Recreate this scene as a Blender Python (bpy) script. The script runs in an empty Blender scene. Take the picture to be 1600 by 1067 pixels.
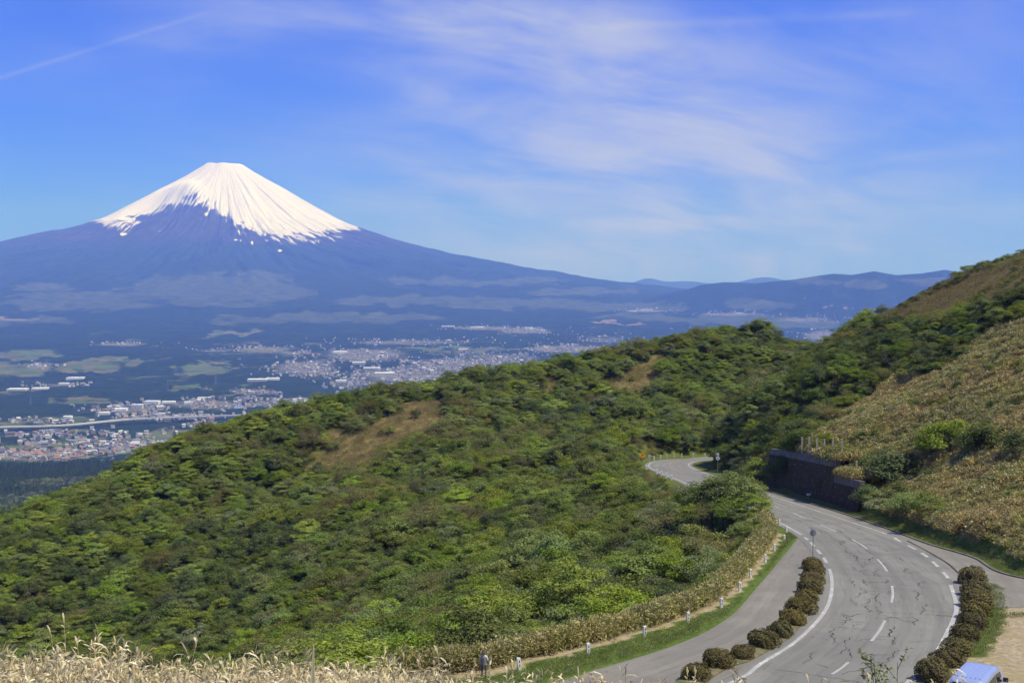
import bpy, math, random
import numpy as np
from mathutils import Vector, Matrix

random.seed(7)
rng = np.random.default_rng(7)
S = bpy.context.scene
COL = S.collection
R = math.radians

# ------------------------------------------------------------------ camera
F = 1900.0                      # focal length in pixels of the 1600 px wide photograph
PITCH = math.atan(88.5 / F)
cam_d = bpy.data.cameras.new('camera')
cam_d.sensor_width = 36.0
cam_d.lens = 36.0 * F / 1600.0
cam_d.clip_start = 0.2
cam_d.clip_end = 120000.0
cam = bpy.data.objects.new('camera', cam_d)
COL.objects.link(cam)
cam.location = (0, 0, 0)
cam.rotation_euler = (R(90) - PITCH, 0, 0)
S.camera = cam

# ------------------------------------------------------------------ sun and sky
SUN_EL, SUN_AZ = R(61), R(108)          # azimuth clockwise from the viewing direction (+Y)
sun_dir = Vector((math.sin(SUN_AZ) * math.cos(SUN_EL), math.cos(SUN_AZ) * math.cos(SUN_EL), math.sin(SUN_EL)))
sun_d = bpy.data.lights.new('sun', 'SUN')
sun_d.energy = 5.0
sun_d.angle = R(0.5)
sun_d.color = (1.0, 0.955, 0.79)
sun = bpy.data.objects.new('sun', sun_d)
COL.objects.link(sun)
sun.rotation_euler = sun_dir.to_track_quat('Z', 'Y').to_euler()

W = bpy.data.worlds.new('World')
S.world = W
W.use_nodes = True
wt = W.node_tree
wn, wl = wt.nodes, wt.links
wn.clear()


class NT:
    """small helper for building node trees"""
    def __init__(s, tree):
        s.n, s.l = tree.nodes, tree.links

    def put(s, sock, v):
        if v is None:
            return
        if hasattr(v, 'is_linked') or hasattr(v, 'links'):
            s.l.new(v, sock)
        else:
            sock.default_value = v

    def math(s, op, a, b=None, c=None, clamp=False):
        n = s.n.new('ShaderNodeMath'); n.operation = op; n.use_clamp = clamp
        s.put(n.inputs[0], a); s.put(n.inputs[1], b)
        if c is not None: s.put(n.inputs[2], c)
        return n.outputs[0]

    def vmath(s, op, a, b=None):
        n = s.n.new('ShaderNodeVectorMath'); n.operation = op
        s.put(n.inputs[0], a); s.put(n.inputs[1], b)
        return n.outputs[0]

    def mix(s, f, a, b, blend='MIX'):
        n = s.n.new('ShaderNodeMix'); n.data_type = 'RGBA'; n.blend_type = blend
        s.put(n.inputs[0], f); s.put(n.inputs[6], a); s.put(n.inputs[7], b)
        return n.outputs[2]

    def noise(s, vec, scale, detail=4.0, rough=0.55, dist=0.0):
        n = s.n.new('ShaderNodeTexNoise')
        s.put(n.inputs['Vector'], vec); s.put(n.inputs['Scale'], scale)
        n.inputs['Detail'].default_value = detail; n.inputs['Roughness'].default_value = rough
        n.inputs['Distortion'].default_value = dist
        return n.outputs['Fac']

    def ramp(s, f, lo, hi, a=0.0, b=1.0, smooth=True):
        n = s.n.new('ShaderNodeMapRange')
        n.interpolation_type = 'SMOOTHSTEP' if smooth else 'LINEAR'
        s.put(n.inputs[0], f); s.put(n.inputs[1], lo); s.put(n.inputs[2], hi)
        s.put(n.inputs[3], a); s.put(n.inputs[4], b)
        return n.outputs[0]

    def cramp(s, f, stops):
        n = s.n.new('ShaderNodeValToRGB')
        e = n.color_ramp.elements
        while len(e) < len(stops): e.new(0.5)
        for k, (p, c) in enumerate(stops):
            e[k].position = p; e[k].color = (*c, 1)
        s.put(n.inputs[0], f)
        return n.outputs[0]

    def attr(s, name):
        n = s.n.new('ShaderNodeAttribute'); n.attribute_name = name
        return n

    def xyz(s, v):
        n = s.n.new('ShaderNodeSeparateXYZ'); s.put(n.inputs[0], v)
        return n.outputs

    def comb(s, x, y, z=0.0):
        n = s.n.new('ShaderNodeCombineXYZ')
        s.put(n.inputs[0], x); s.put(n.inputs[1], y); s.put(n.inputs[2], z)
        return n.outputs[0]


def build_world():
    T = NT(wt)
    sky = wn.new('ShaderNodeTexSky')
    sky.sky_type = 'NISHITA'; sky.sun_disc = False
    sky.sun_elevation = SUN_EL; sky.sun_rotation = SUN_AZ
    sky.altitude = 900; sky.air_density = 1.0; sky.dust_density = 0.0; sky.ozone_density = 3.0
    # deeper blue, as the whole sky of the photograph shows it
    deep = T.mix(1.0, sky.outputs[0], (0.158, 0.420, 1.68, 1), 'MULTIPLY')
    tc = wn.new('ShaderNodeTexCoord')
    x, y, z = T.xyz(tc.outputs['Generated'])
    zc = T.math('MAXIMUM', z, 0.02)
    # thin cirrus sheet: direction projected on a high layer
    lay = T.comb(T.math('DIVIDE', x, T.math('ADD', zc, 0.25)), T.math('DIVIDE', y, T.math('ADD', zc, 0.25)))
    rot = wn.new('ShaderNodeVectorRotate'); rot.rotation_type = 'Z_AXIS'
    wl.new(lay, rot.inputs['Vector']); rot.inputs['Angle'].default_value = R(-28)
    st = T.vmath('MULTIPLY', rot.outputs[0], (1.1, 1.7, 1.0))
    fine = T.noise(st, 2.0, 9, 0.58, 0.5)
    big = T.noise(rot.outputs[0], 1.15, 3, 0.5, 0.3)
    # where the bank of cirrus stands (compass direction a, height w)
    yy = T.math('MAXIMUM', y, 0.05)
    a = T.math('DIVIDE', x, yy); w = T.math('DIVIDE', z, yy)

    def blob(ca, cw, ra, rw, ang=0.0):
        da = T.math('SUBTRACT', a, ca); dw = T.math('SUBTRACT', w, cw)
        c, s_ = math.cos(ang), math.sin(ang)
        p = T.math('DIVIDE', T.math('ADD', T.math('MULTIPLY', da, c), T.math('MULTIPLY', dw, s_)), ra)
        q = T.math('DIVIDE', T.math('SUBTRACT', T.math('MULTIPLY', dw, c), T.math('MULTIPLY', da, s_)), rw)
        r2 = T.math('ADD', T.math('MULTIPLY', p, p), T.math('MULTIPLY', q, q))
        return T.math('POWER', 2.718, T.math('MULTIPLY', r2, -1.0))
    m = None
    # broad thin veil, from the top centre down to the right, with denser strands in it
    for amp, b in ((1.0, (-0.05, 0.232, 0.15, 0.045, R(-10))), (.75, (0.08, 0.190, 0.13, 0.032, R(-18))), (.62, (0.15, 0.150, 0.10, 0.030, R(-20))), (.42, (-0.05, 0.152, 0.15, 0.014, R(-14))), (.72, (0.14, 0.108, 0.17, 0.055, R(-4))),
                   (.80, (0.12, 0.050, 0.24, 0.065, 0.0)), (.40, (-0.24, 0.202, 0.10, 0.018, R(6))), (.42, (-0.17, 0.235, 0.16, 0.022, R(-3))), (.34, (0.345, 0.106, 0.05, 0.007, R(6))), (.30, (0.33, 0.20, 0.16, 0.045, R(5))), (.22, (0.05, 0.14, 0.34, 0.10, R(-6)))):
        v = T.math('MULTIPLY', blob(*b), amp)
        m = v if m is None else T.math('ADD', m, T.math('MULTIPLY', v, T.math('SUBTRACT', 1.0, m)))
    front = T.ramp(y, 0.1, 0.4)
    cov = T.math('ADD', T.math('MULTIPLY', m, front), T.math('MULTIPLY', T.ramp(big, 0.32, 0.62), T.math('SUBTRACT', 0.85, T.math('MULTIPLY', front, 0.80))))  # unseen veil thickened outside the view to whiten the ambient light
    fib = T.ramp(fine, 0.30, 0.70)
    wisp = T.noise(T.vmath('MULTIPLY', rot.outputs[0], (1.0, 5.5, 1.0)), 3.2, 8, 0.62, 0.9)
    fib = T.math('ADD', T.math('MULTIPLY', fib, 0.86), T.math('MULTIPLY', T.ramp(wisp, .32, .7), 0.14))
    cl = T.math('MULTIPLY', cov, T.math('ADD', T.math('MULTIPLY', fib, 0.85), 0.22), clamp=True)

    def trail(a0, w0, a1, w1, wid, s):
        L = math.hypot(a1 - a0, w1 - w0); ux, uy = (a1 - a0) / L, (w1 - w0) / L
        da = T.math('SUBTRACT', a, a0); dw = T.math('SUBTRACT', w, w0)
        t = T.math('ADD', T.math('MULTIPLY', da, ux), T.math('MULTIPLY', dw, uy))
        d = T.math('DIVIDE', T.math('SUBTRACT', T.math('MULTIPLY', dw, ux), T.math('MULTIPLY', da, uy)), wid)
        g = T.math('POWER', 2.718, T.math('MULTIPLY', T.math('MULTIPLY', d, d), -1.0))
        ends = T.math('MULTIPLY', T.ramp(t, -0.02, 0.04), T.ramp(t, L - 0.06, L, 1.0, 0.0))
        return T.math('MULTIPLY', T.math('MULTIPLY', g, ends), T.math('MULTIPLY', T.ramp(fine, 0.25, 0.6, 0.4, 1.0), T.math('MULTIPLY', front, s)))
    cl = T.math('ADD', cl, trail(-0.62, 0.105, -0.225, 0.228, 0.0018, 0.17))
    cl = T.math('ADD', cl, trail(0.05, 0.208, 0.36, 0.222, 0.004, 0.16))
    cl = T.math('MULTIPLY', cl, 1.02, clamp=True)
    out = T.mix(cl, deep, (4.6, 5.0, 6.7, 1))
    bg = wn.new('ShaderNodeBackground'); wl.new(out, bg.inputs[0]); bg.inputs[1].default_value = 0.094
    o = wn.new('ShaderNodeOutputWorld'); wl.new(bg.outputs[0], o.inputs[0])


build_world()
S.view_settings.view_transform = 'Standard'
S.view_settings.look = 'None'
S.view_settings.exposure = 0.2
S.view_settings.gamma = 1.0
S.render.engine = 'CYCLES'
S.cycles.use_denoising = True
S.cycles.max_bounces = 6
S.cycles.diffuse_bounces = 3
S.cycles.glossy_bounces = 2
S.cycles.transmission_bounces = 4
S.cycles.volume_bounces = 1
S.cycles.use_light_tree = False

# ------------------------------------------------------------------ geometry of the view
cp, sp = math.cos(PITCH), math.sin(PITCH)


def ray(px, py):
    xc = (px - 800.0) / F; yc = (533.5 - py) / F
    dy = cp + yc * sp
    return xc / dy, (-sp + yc * cp) / dy


def at(px, py, Y):
    u, w = ray(px, py)
    return np.array((u * Y, Y, w * Y))


def proj(x, y, z):
    f = y * cp - z * sp
    return 800.0 + F * x / f, 533.5 - F * (y * sp + z * cp) / f


RZ0, RSL = -18.7, -0.085          # the road bench: z = RZ0 + RSL * y


def rz(y):
    return RZ0 + RSL * y


def on(px, py):
    u, w = ray(px, py)
    Y = RZ0 / (w - RSL)
    return np.array((u * Y, Y))


# ------------------------------------------------------------------ noise
_perm = np.random.default_rng(3).random((257, 257))


def vnoise(x, y, seed=0):
    x = np.asarray(x, float) + seed * 17.31; y = np.asarray(y, float) + seed * 9.77
    xi = np.floor(x).astype(int); yi = np.floor(y).astype(int)
    fx = x - xi; fy = y - yi
    fx = fx * fx * (3 - 2 * fx); fy = fy * fy * (3 - 2 * fy)
    g = lambda i, j: _perm[i % 257, j % 257]
    return (g(xi, yi) * (1 - fx) + g(xi + 1, yi) * fx) * (1 - fy) + (g(xi, yi + 1) * (1 - fx) + g(xi + 1, yi + 1) * fx) * fy


def fbm(x, y, octv=5, seed=0, gain=0.5):
    s = 0.0; a = 1.0; t = 0.0
    x = np.asarray(x, float); y = np.asarray(y, float)
    for o in range(octv):
        s = s + a * vnoise(x * 2 ** o, y * 2 ** o, seed + o * 3)
        t += a; a *= gain
    return s / t


def sstep(a, b, x):
    t = np.clip((x - a) / (b - a), 0, 1)
    return t * t * (3 - 2 * t)


def in_poly(px, py, poly):
    px = np.asarray(px, float); py = np.asarray(py, float)
    c = np.zeros(px.shape, bool)
    n = len(poly)
    for i in range(n):
        x0, y0 = poly[i]; x1, y1 = poly[(i + 1) % n]
        if y0 == y1: continue
        t = ((y0 > py) != (y1 > py)) & (px < (x1 - x0) * (py - y0) / (y1 - y0) + x0)
        c ^= t
    return c


def sdist(x, y, poly):
    """signed distance to a polygon, negative inside"""
    x = np.asarray(x, float); y = np.asarray(y, float)
    d = np.full(x.shape, 1e18)
    n = len(poly)
    for i in range(n):
        a = poly[i]; b = poly[(i + 1) % n]
        ex, ey = b[0] - a[0], b[1] - a[1]
        t = np.clip(((x - a[0]) * ex + (y - a[1]) * ey) / (ex * ex + ey * ey + 1e-12), 0, 1)
        d = np.minimum(d, (x - a[0] - t * ex) ** 2 + (y - a[1] - t * ey) ** 2)
    return np.sqrt(d) * np.where(in_poly(x, y, poly), -1, 1)


def spline(pts, step=1.0):
    """Catmull-Rom through points, resampled evenly"""
    P = np.array(pts, float)
    P = np.vstack([2 * P[0] - P[1], P, 2 * P[-1] - P[-2]])
    out = []
    for i in range(1, len(P) - 2):
        p0, p1, p2, p3 = P[i - 1:i + 3]
        for t in np.linspace(0, 1, 24, endpoint=False):
            out.append(0.5 * ((2 * p1) + (-p0 + p2) * t + (2 * p0 - 5 * p1 + 4 * p2 - p3) * t * t + (-p0 + 3 * p1 - 3 * p2 + p3) * t ** 3))
    out.append(P[-2])
    out = np.array(out)
    s = np.r_[0, np.cumsum(np.hypot(*np.diff(out[:, :2], axis=0).T))]
    n = max(2, int(s[-1] / step) + 1)
    q = np.linspace(0, s[-1], n)
    return np.stack([np.interp(q, s, out[:, k]) for k in range(out.shape[1])], 1)


def resample(P, n):
    s = np.r_[0, np.cumsum(np.hypot(*np.diff(P[:, :2], axis=0).T))]
    q = np.linspace(0, s[-1], n)
    return np.stack([np.interp(q, s, P[:, k]) for k in range(P.shape[1])], 1)


def offset(P, d):
    t = np.gradient(P, axis=0)
    t /= np.hypot(t[:, 0], t[:, 1])[:, None] + 1e-9
    return P + d * np.stack([t[:, 1], -t[:, 0]], 1)      # + is to the right of travel


# ------------------------------------------------------------------ object helpers
def mesh_np(name, V, Fc, mats=None, attrs=None, smooth=False, matidx=None):
    V = np.asarray(V, np.float32)
    me = bpy.data.meshes.new(name)
    me.vertices.add(len(V)); me.vertices.foreach_set('co', V.ravel())
    if isinstance(Fc, np.ndarray):
        n, k = Fc.shape
        me.loops.add(n * k); me.loops.foreach_set('vertex_index', Fc.astype(np.int32).ravel())
        me.polygons.add(n); me.polygons.foreach_set('loop_start', np.arange(0, n * k, k, dtype=np.int32))
        try:
            me.polygons.foreach_set('loop_total', np.full(n, k, np.int32))
        except Exception:
            pass
    else:
        li = [i for f in Fc for i in f]; st = np.r_[0, np.cumsum([len(f) for f in Fc])][:-1].astype(np.int32)
        n = len(Fc)
        me.loops.add(len(li)); me.loops.foreach_set('vertex_index', np.array(li, np.int32))
        me.polygons.add(n); me.polygons.foreach_set('loop_start', st)
        try:
            me.polygons.foreach_set('loop_total', np.array([len(f) for f in Fc], np.int32))
        except Exception:
            pass
    if matidx is not None:
        me.polygons.foreach_set('material_index', np.asarray(matidx, np.int32))
    me.polygons.foreach_set('use_smooth', np.full(n, smooth, bool))
    me.update(calc_edges=True); me.validate()
    for k, a in (attrs or {}).items():
        a = np.asarray(a, np.float32)
        if a.ndim == 1:
            at_ = me.attributes.new(k, 'FLOAT', 'POINT'); at_.data.foreach_set('value', a)
        else:
            at_ = me.attributes.new(k, 'FLOAT_VECTOR', 'POINT'); at_.data.foreach_set('vector', a.ravel())
    for m in (mats if isinstance(mats, (list, tuple)) else [mats] if mats else []):
        me.materials.append(m)
    return me


def link(name, data, parent=None, loc=None, rot=None, scale=None):
    o = bpy.data.objects.new(name, data)
    COL.objects.link(o)
    if parent: o.parent = parent
    if loc is not None: o.location = loc
    if rot is not None: o.rotation_euler = rot
    if scale is not None: o.scale = scale
    return o


def tag(o, label=None, cat=None, group=None, kind=None):
    if label: o['label'] = label
    if cat: o['category'] = cat
    if group: o['group'] = group
    if kind: o['kind'] = kind
    return o


class MB:
    """collects simple shapes into one mesh"""
    def __init__(s): s.V = []; s.F = []

    def add(s, V, Fc):
        k = len(s.V); s.V += [tuple(v) for v in V]; s.F += [tuple(i + k for i in f) for f in Fc]
        return s

    def box(s, c, d, M=None, taper=1.0):
        x, y, z = d[0] / 2, d[1] / 2, d[2] / 2
        V = [Vector((sx * x * (taper if sz > 0 else 1), sy * y * (taper if sz > 0 else 1), sz * z)) for sz in (-1, 1) for sx, sy in ((-1, -1), (1, -1), (1, 1), (-1, 1))]
        if M is not None: V = [M @ v for v in V]
        c = Vector(c)
        return s.add([v + c for v in V], [(3, 2, 1, 0), (4, 5, 6, 7), (0, 1, 5, 4), (1, 2, 6, 5), (2, 3, 7, 6), (3, 0, 4, 7)])

    def tube(s, a, b, r0, r1=None, n=8, cap=True):
        r1 = r0 if r1 is None else r1
        a = Vector(a); b = Vector(b); d = (b - a).normalized()
        u = d.orthogonal().normalized(); v = d.cross(u)
        V = [a + (u * math.cos(2 * math.pi * i / n) + v * math.sin(2 * math.pi * i / n)) * r0 for i in range(n)]
        V += [b + (u * math.cos(2 * math.pi * i / n) + v * math.sin(2 * math.pi * i / n)) * r1 for i in range(n)]
        Fc = [(i, (i + 1) % n, n + (i + 1) % n, n + i) for i in range(n)]
        if cap: Fc += [tuple(range(n - 1, -1, -1)), tuple(range(n, 2 * n))]
        return s.add(V, Fc)

    def prism(s, poly, a0, a1, axis='y'):
        """poly in the (x,z) plane extruded along y (or (x,y) along z)"""
        n = len(poly)
        if axis == 'y':
            V = [(p[0], a0, p[1]) for p in poly] + [(p[0], a1, p[1]) for p in poly]
        else:
            V = [(p[0], p[1], a0) for p in poly] + [(p[0], p[1], a1) for p in poly]
        Fc = [(i, (i + 1) % n, n + (i + 1) % n, n + i) for i in range(n)] + [tuple(range(n - 1, -1, -1)), tuple(range(n, 2 * n))]
        return s.add(V, Fc)

    def mesh(s, name, mat, smooth=False):
        return mesh_np(name, s.V, s.F, mat, smooth=smooth)

    def obj(s, name, mat, parent=None, smooth=False, **kw):
        return link(name, s.mesh(name, mat, smooth), parent, **kw)


def bevel(o, w, seg=2):
    m = o.modifiers.new('bevel', 'BEVEL'); m.width = w; m.segments = seg; m.limit_method = 'ANGLE'
    return o


# ------------------------------------------------------------------ materials
def newmat(name):
    m = bpy.data.materials.new(name); m.use_nodes = True
    t = m.node_tree; t.nodes.clear()
    out = t.nodes.new('ShaderNodeOutputMaterial')
    return m, NT(t), out


def principled(T, out, col, rough=0.8, bump=None, metal=0.0, spec=0.3, bdist=0.02, bstr=0.5):
    b = T.n.new('ShaderNodeBsdfPrincipled')
    T.put(b.inputs['Base Color'], col if not isinstance(col, tuple) or len(col) == 4 else (*col, 1))
    T.put(b.inputs['Roughness'], rough); b.inputs['Metallic'].default_value = metal
    b.inputs['Specular IOR Level'].default_value = spec
    if bump is not None:
        bn = T.n.new('ShaderNodeBump'); bn.inputs['Strength'].default_value = bstr; bn.inputs['Distance'].default_value = bdist
        T.put(bn.inputs['Height'], bump); T.l.new(bn.outputs[0], b.inputs['Normal'])
    T.l.new(b.outputs[0], out.inputs[0])
    return b


def mat_noise(name, c0, c1, scale=2.0, rough=0.85, metal=0.0, spec=0.3, bump=0.3, detail=5):
    m, T, out = newmat(name)
    tc = T.n.new('ShaderNodeTexCoord')
    f = T.noise(tc.outputs['Object'], scale, detail, 0.6)
    c = T.mix(T.ramp(f, 0.3, 0.7), (*c0, 1), (*c1, 1))
    principled(T, out, c, rough, f if bump else None, metal, spec, 0.02, bump)
    return m


def leaf_mat(name, stops, trans=0.3, tree_var=0.35, rough=0.6):
    """leaf colour varies from leaf to leaf and from plant to plant"""
    m, T, out = newmat(name)
    g = T.n.new('ShaderNodeNewGeometry'); oi = T.n.new('ShaderNodeObjectInfo')
    c = T.cramp(g.outputs['Random Per Island'], stops)
    hs = T.n.new('ShaderNodeHueSaturation')
    r = oi.outputs['Random']
    r2 = T.math('FRACT', T.math('MULTIPLY', r, 37.7))
    r3 = T.math('FRACT', T.math('MULTIPLY', r, 91.3))
    T.put(hs.inputs['Hue'], T.ramp(r2, 0, 1, 0.5 - 0.05 * tree_var, 0.5 + 0.05 * tree_var, False))
    T.put(hs.inputs['Saturation'], T.ramp(r3, 0, 1, 1 - 0.5 * tree_var, 1 + 0.3 * tree_var, False))
    T.put(hs.inputs['Value'], T.ramp(r, 0, 1, 1 - 0.9 * tree_var, 1 + 0.9 * tree_var, False))
    T.put(hs.inputs['Color'], c)
    d = T.n.new('ShaderNodeBsdfDiffuse'); T.l.new(hs.outputs[0], d.inputs[0])
    t = T.n.new('ShaderNodeBsdfTranslucent'); T.l.new(hs.outputs[0], t.inputs[0])
    mx = T.n.new('ShaderNodeMixShader'); mx.inputs[0].default_value = trans
    T.l.new(d.outputs[0], mx.inputs[1]); T.l.new(t.outputs[0], mx.inputs[2])
    gl = T.n.new('ShaderNodeBsdfGlossy'); gl.inputs['Roughness'].default_value = rough
    gl.inputs['Color'].default_value = (0.8, 0.85, 0.8, 1)
    m2 = T.n.new('ShaderNodeMixShader'); m2.inputs[0].default_value = 0.025
    T.l.new(mx.outputs[0], m2.inputs[1]); T.l.new(gl.outputs[0], m2.inputs[2])
    T.l.new(m2.outputs[0], out.inputs[0])
    return m


M = {}
M['leaf_mid'] = leaf_mat('leaf_mid_green', [(0, (0.120, 0.165, 0.020)), (0.5, (0.172, 0.228, 0.029)), (1, (0.240, 0.280, 0.046))], 0.42, 0.38)
M['leaf_dark'] = leaf_mat('leaf_dark_green', [(0, (0.056, 0.084, 0.016)), (0.5, (0.090, 0.124, 0.025)), (1, (0.130, 0.162, 0.038))], 0.28, 0.4)
M['leaf_lime'] = leaf_mat('leaf_lime_green', [(0, (0.2, 0.275, 0.024)), (0.5, (0.27, 0.35, 0.034)), (1, (0.34, 0.41, 0.06))], 0.45, 0.25)
M['leaf_olive'] = leaf_mat('leaf_olive_brown', [(0, (0.135, 0.128, 0.03)), (0.5, (0.19, 0.178, 0.044)), (1, (0.25, 0.222, 0.068))], 0.4)
M['leaf_grey'] = leaf_mat('leaf_grey_green', [(0, (0.13, 0.16, 0.055)), (0.5, (0.185, 0.22, 0.09)), (1, (0.26, 0.285, 0.15))], 0.35)
M['azalea'] = leaf_mat('azalea_leaf', [(0, (0.054, 0.0486, 0.0149)), (0.45, (0.1148, 0.0972, 0.0297)), (0.8, (0.1755, 0.1296, 0.0405)), (1, (0.1485, 0.1688, 0.0432))], 0.12, 0.3)
M['sasa'] = leaf_mat('bamboo_grass_leaf', [(0, (0.16, 0.14, 0.036)), (0.25, (0.235, 0.215, 0.055)), (0.45, (0.42, 0.335, 0.125)), (0.75, (0.56, 0.445, 0.19)), (1, (0.68, 0.56, 0.29))], 0.35, 0.3)
M['sasa_green'] = leaf_mat('bamboo_grass_green_leaf', [(0, (0.13, 0.15, 0.03)), (0.4, (0.245, 0.255, 0.065)), (0.7, (0.42, 0.36, 0.14)), (1, (0.62, 0.54, 0.28))], 0.35, 0.3)
M['sasa_brown'] = leaf_mat('dry_grass_blade', [(0, (0.15, 0.118, 0.038)), (0.5, (0.235, 0.187, 0.070)), (1, (0.33, 0.265, 0.12))], 0.3, 0.25)
M['straw'] = leaf_mat('straw_leaf', [(0, (.25, .19, .09)), (.3, (.44, .36, .19)), (.7, (.62, .53, .31)), (1, (.76, .69, .47))], 0.3, 0.3)
M['grass'] = leaf_mat('verge_grass_blade', [(0, (.085, .125, .022)), (.5, (.150, .205, .038)), (.8, (.215, .235, .065)), (1, (.36, .31, .14))], 0.3, 0.4)
M['conifer'] = leaf_mat('conifer_needle', [(0, (0.055, 0.095, 0.020)), (1, (0.11, 0.155, 0.040))], 0.1, 0.3)
M['bark'] = mat_noise('bark', (.060, .048, .036), (.13, .110, .088), 6)
M['bark_pale'] = mat_noise('pale_bare_twig', (.19, .165, .135), (.32, .29, .25), 5)
M['white'] = mat_noise('white_painted_concrete', (.62, .62, .60), (.78, .78, .76), 9, 0.7)
M['reflector'] = mat_noise('dark_reflector', (.05, .05, .05), (.09, .08, .08), 20, 0.4)
M['steel'] = mat_noise('galvanised_steel', (.25, .26, .27), (.36, .37, .38), 12, 0.5, 0.6)
M['sign_back'] = mat_noise('sign_back_metal', (.30, .31, .32), (.42, .43, .44), 6, 0.5, 0.3)
M['sign_white'] = mat_noise('sign_white', (.72, .73, .74), (.80, .80, .80), 5, 0.5)
M['sign_orange'] = mat_noise('sign_orange', (.88, .34, .02), (.95, .42, .03), 4, 0.5)
M['sign_black'] = mat_noise('sign_black', (.02, .02, .02), (.035, .03, .03), 4, 0.5)
M['wall_dark'] = mat_noise('dark_masonry_stone', (.040, .038, .040), (.085, .080, .078), 1.6, 0.9, bump=0.6)
M['concrete'] = mat_noise('weathered_concrete', (.085, .078, .066), (.16, .148, .125), 1.1, 0.9)
M['post_concrete'] = mat_noise('fence_post_concrete', (.34, .29, .21), (.50, .44, .34), 4, 0.9)
M['glass'] = mat_noise('van_glass', (.015, .018, .02), (.025, .028, .03), 2, 0.08, 0.0, 0.6, 0)
M['rubber'] = mat_noise('rubber', (.02, .02, .02), (.035, .035, .035), 10, 0.8)
M['plastic'] = mat_noise('black_plastic', (.025, .025, .027), (.04, .04, .04), 10, 0.5)


# ------------------------------------------------------------------ outlines on the road bench (from the photograph, laid on its plane)
left_line = spline([(-14, 40), (-3, 55), (7, 66.5)] + [on(*p) for p in ((1154, 1062), (1187, 1039), (1247, 1000), (1289, 955), (1300, 917), (1295, 887), (1279, 862), (1252, 836), (1201, 809))]
                   + [(35.0, 195), (34.2, 220), (33.8, 242)] + [on(*p) for p in ((1036, 740.5), (1016, 731), (1014, 726), (1022, 721.5), (1045, 718.3), (1075, 717))] + [(52, 325.5), (62, 329), (76, 330)], 1.0)
right_line = spline([(-8, 36), (5, 48), (17, 62)] + [on(*p) for p in ((1425, 1061), (1450, 1040), (1464, 1020), (1490, 968), (1494, 945), (1485, 914), (1476, 897), (1444, 867), (1402, 844), (1386, 835), (1290, 803), (1196, 772))]
                    + [(43.2, 240), (42.2, 262), (41.8, 280), (43.5, 297), (48.0, 309), (55, 316), (64, 320), (77, 321)], 1.0)
layby_edge = spline([(-40, 66), (-14, 72)] + [on(*p) for p in ((830, 1070), (930, 1046), (1000, 1026), (1060, 1006), (1110, 983), (1150, 955), (1185, 915), (1215, 880), (1247, 840))], 1.0)
right_layby = spline([(54, 62), (58, 86), (63.5, 105)] + [on(*p) for p in ((1600, 904), (1520, 871), (1450, 850), (1380, 824), (1290, 794), (1196, 767))], 1.0)
posts_px = ((812, 1047), (919, 1023), (1007, 995), (1075, 972), (1127, 949), (1156, 923), (1173, 902), (1196, 878), (1210, 861), (1226, 846), (1229, 832), (1218, 821))
verge_edge = spline([(-60, 70), (-24, 77)] + [on(*p) for p in ((690, 1052), (812, 1030), (919, 1006), (1004, 982), (1070, 960), (1119, 936), (1147, 911), (1163, 892), (1185, 869), (1198, 850), (1206, 832), (1192, 812))], 1.0)
far_edge = [(32.5, 195), (31.8, 220), (31.2, 242)] + [on(*p) for p in ((1027, 741), (1007, 732), (1004, 724), (1014, 717), (1040, 713), (1070, 712))] + [(52, 336), (64, 339), (80, 340)]
wall_line = spline([(49.0, 232), (50.0, 222), (50.8, 208), (51.4, 194), (51.9, 181.0)], 0.5)
bench_poly = [tuple(p) for p in verge_edge] + [tuple(p) for p in far_edge] + [(80, 316), (66, 315), (56, 311), (50, 304), (46.5, 292), (45.8, 276), (46.4, 258)] + \
    [tuple(p) for p in wall_line] + [tuple(p) for p in offset(right_layby, 1.2)[::-1] if p[1] < 178] + [(56, 60), (40, 50), (20, 40), (2, 26), (-20, 30), (-60, 58)]
bench_poly = np.array(bench_poly)

# ------------------------------------------------------------------ near terrain
ctl = []


def C(px, py, Y, drop=0.0):
    p = at(px, py, Y); ctl.append((p[0], p[1], p[2] - drop))


TH = 3.0
for px, py, Y in ((-250, 880, 360), (-100, 862, 370), (0, 815, 380), (130, 772, 390), (240, 712, 400), (370, 660, 420), (480, 634, 430), (620, 611, 442), (790, 580, 455),
                  (900, 562, 465), (1000, 542, 472), (1060, 527, 478), (1150, 513, 480), (1190, 502, 478), (1235, 540, 465), (1285, 568, 440), (1340, 580, 430), (1480, 570, 430)):
    C(px, py, Y, TH)
    u, w = ray(px, py)
    for dy, k in ((70, 22), (160, 75), (300, 170)):
        ctl.append((u * (Y + dy), Y + dy, w * Y - TH - k))
for px, py, Y in ((740, 950, 150), (900, 850, 200), (1000, 800, 222), (500, 950, 240), (300, 950, 280), (100, 950, 300), (0, 1000, 290), (-200, 1000, 290), (650, 1000, 160), (400, 1020, 230),
                  (850, 950, 128), (950, 900, 150), (1080, 860, 160), (1100, 800, 205),
                  (700, 800, 280), (500, 800, 320), (250, 800, 360), (100, 850, 340), (700, 700, 365), (500, 720, 380), (900, 700, 345), (1000, 640, 405), (900, 620, 430), (1100, 600, 430),
                  (1200, 600, 420), (1130, 660, 372), (1230, 565, 440), (850, 780, 285), (960, 740, 285), (600, 880, 255), (800, 880, 200)):
    C(px, py, Y, TH * 0.8)
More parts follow.
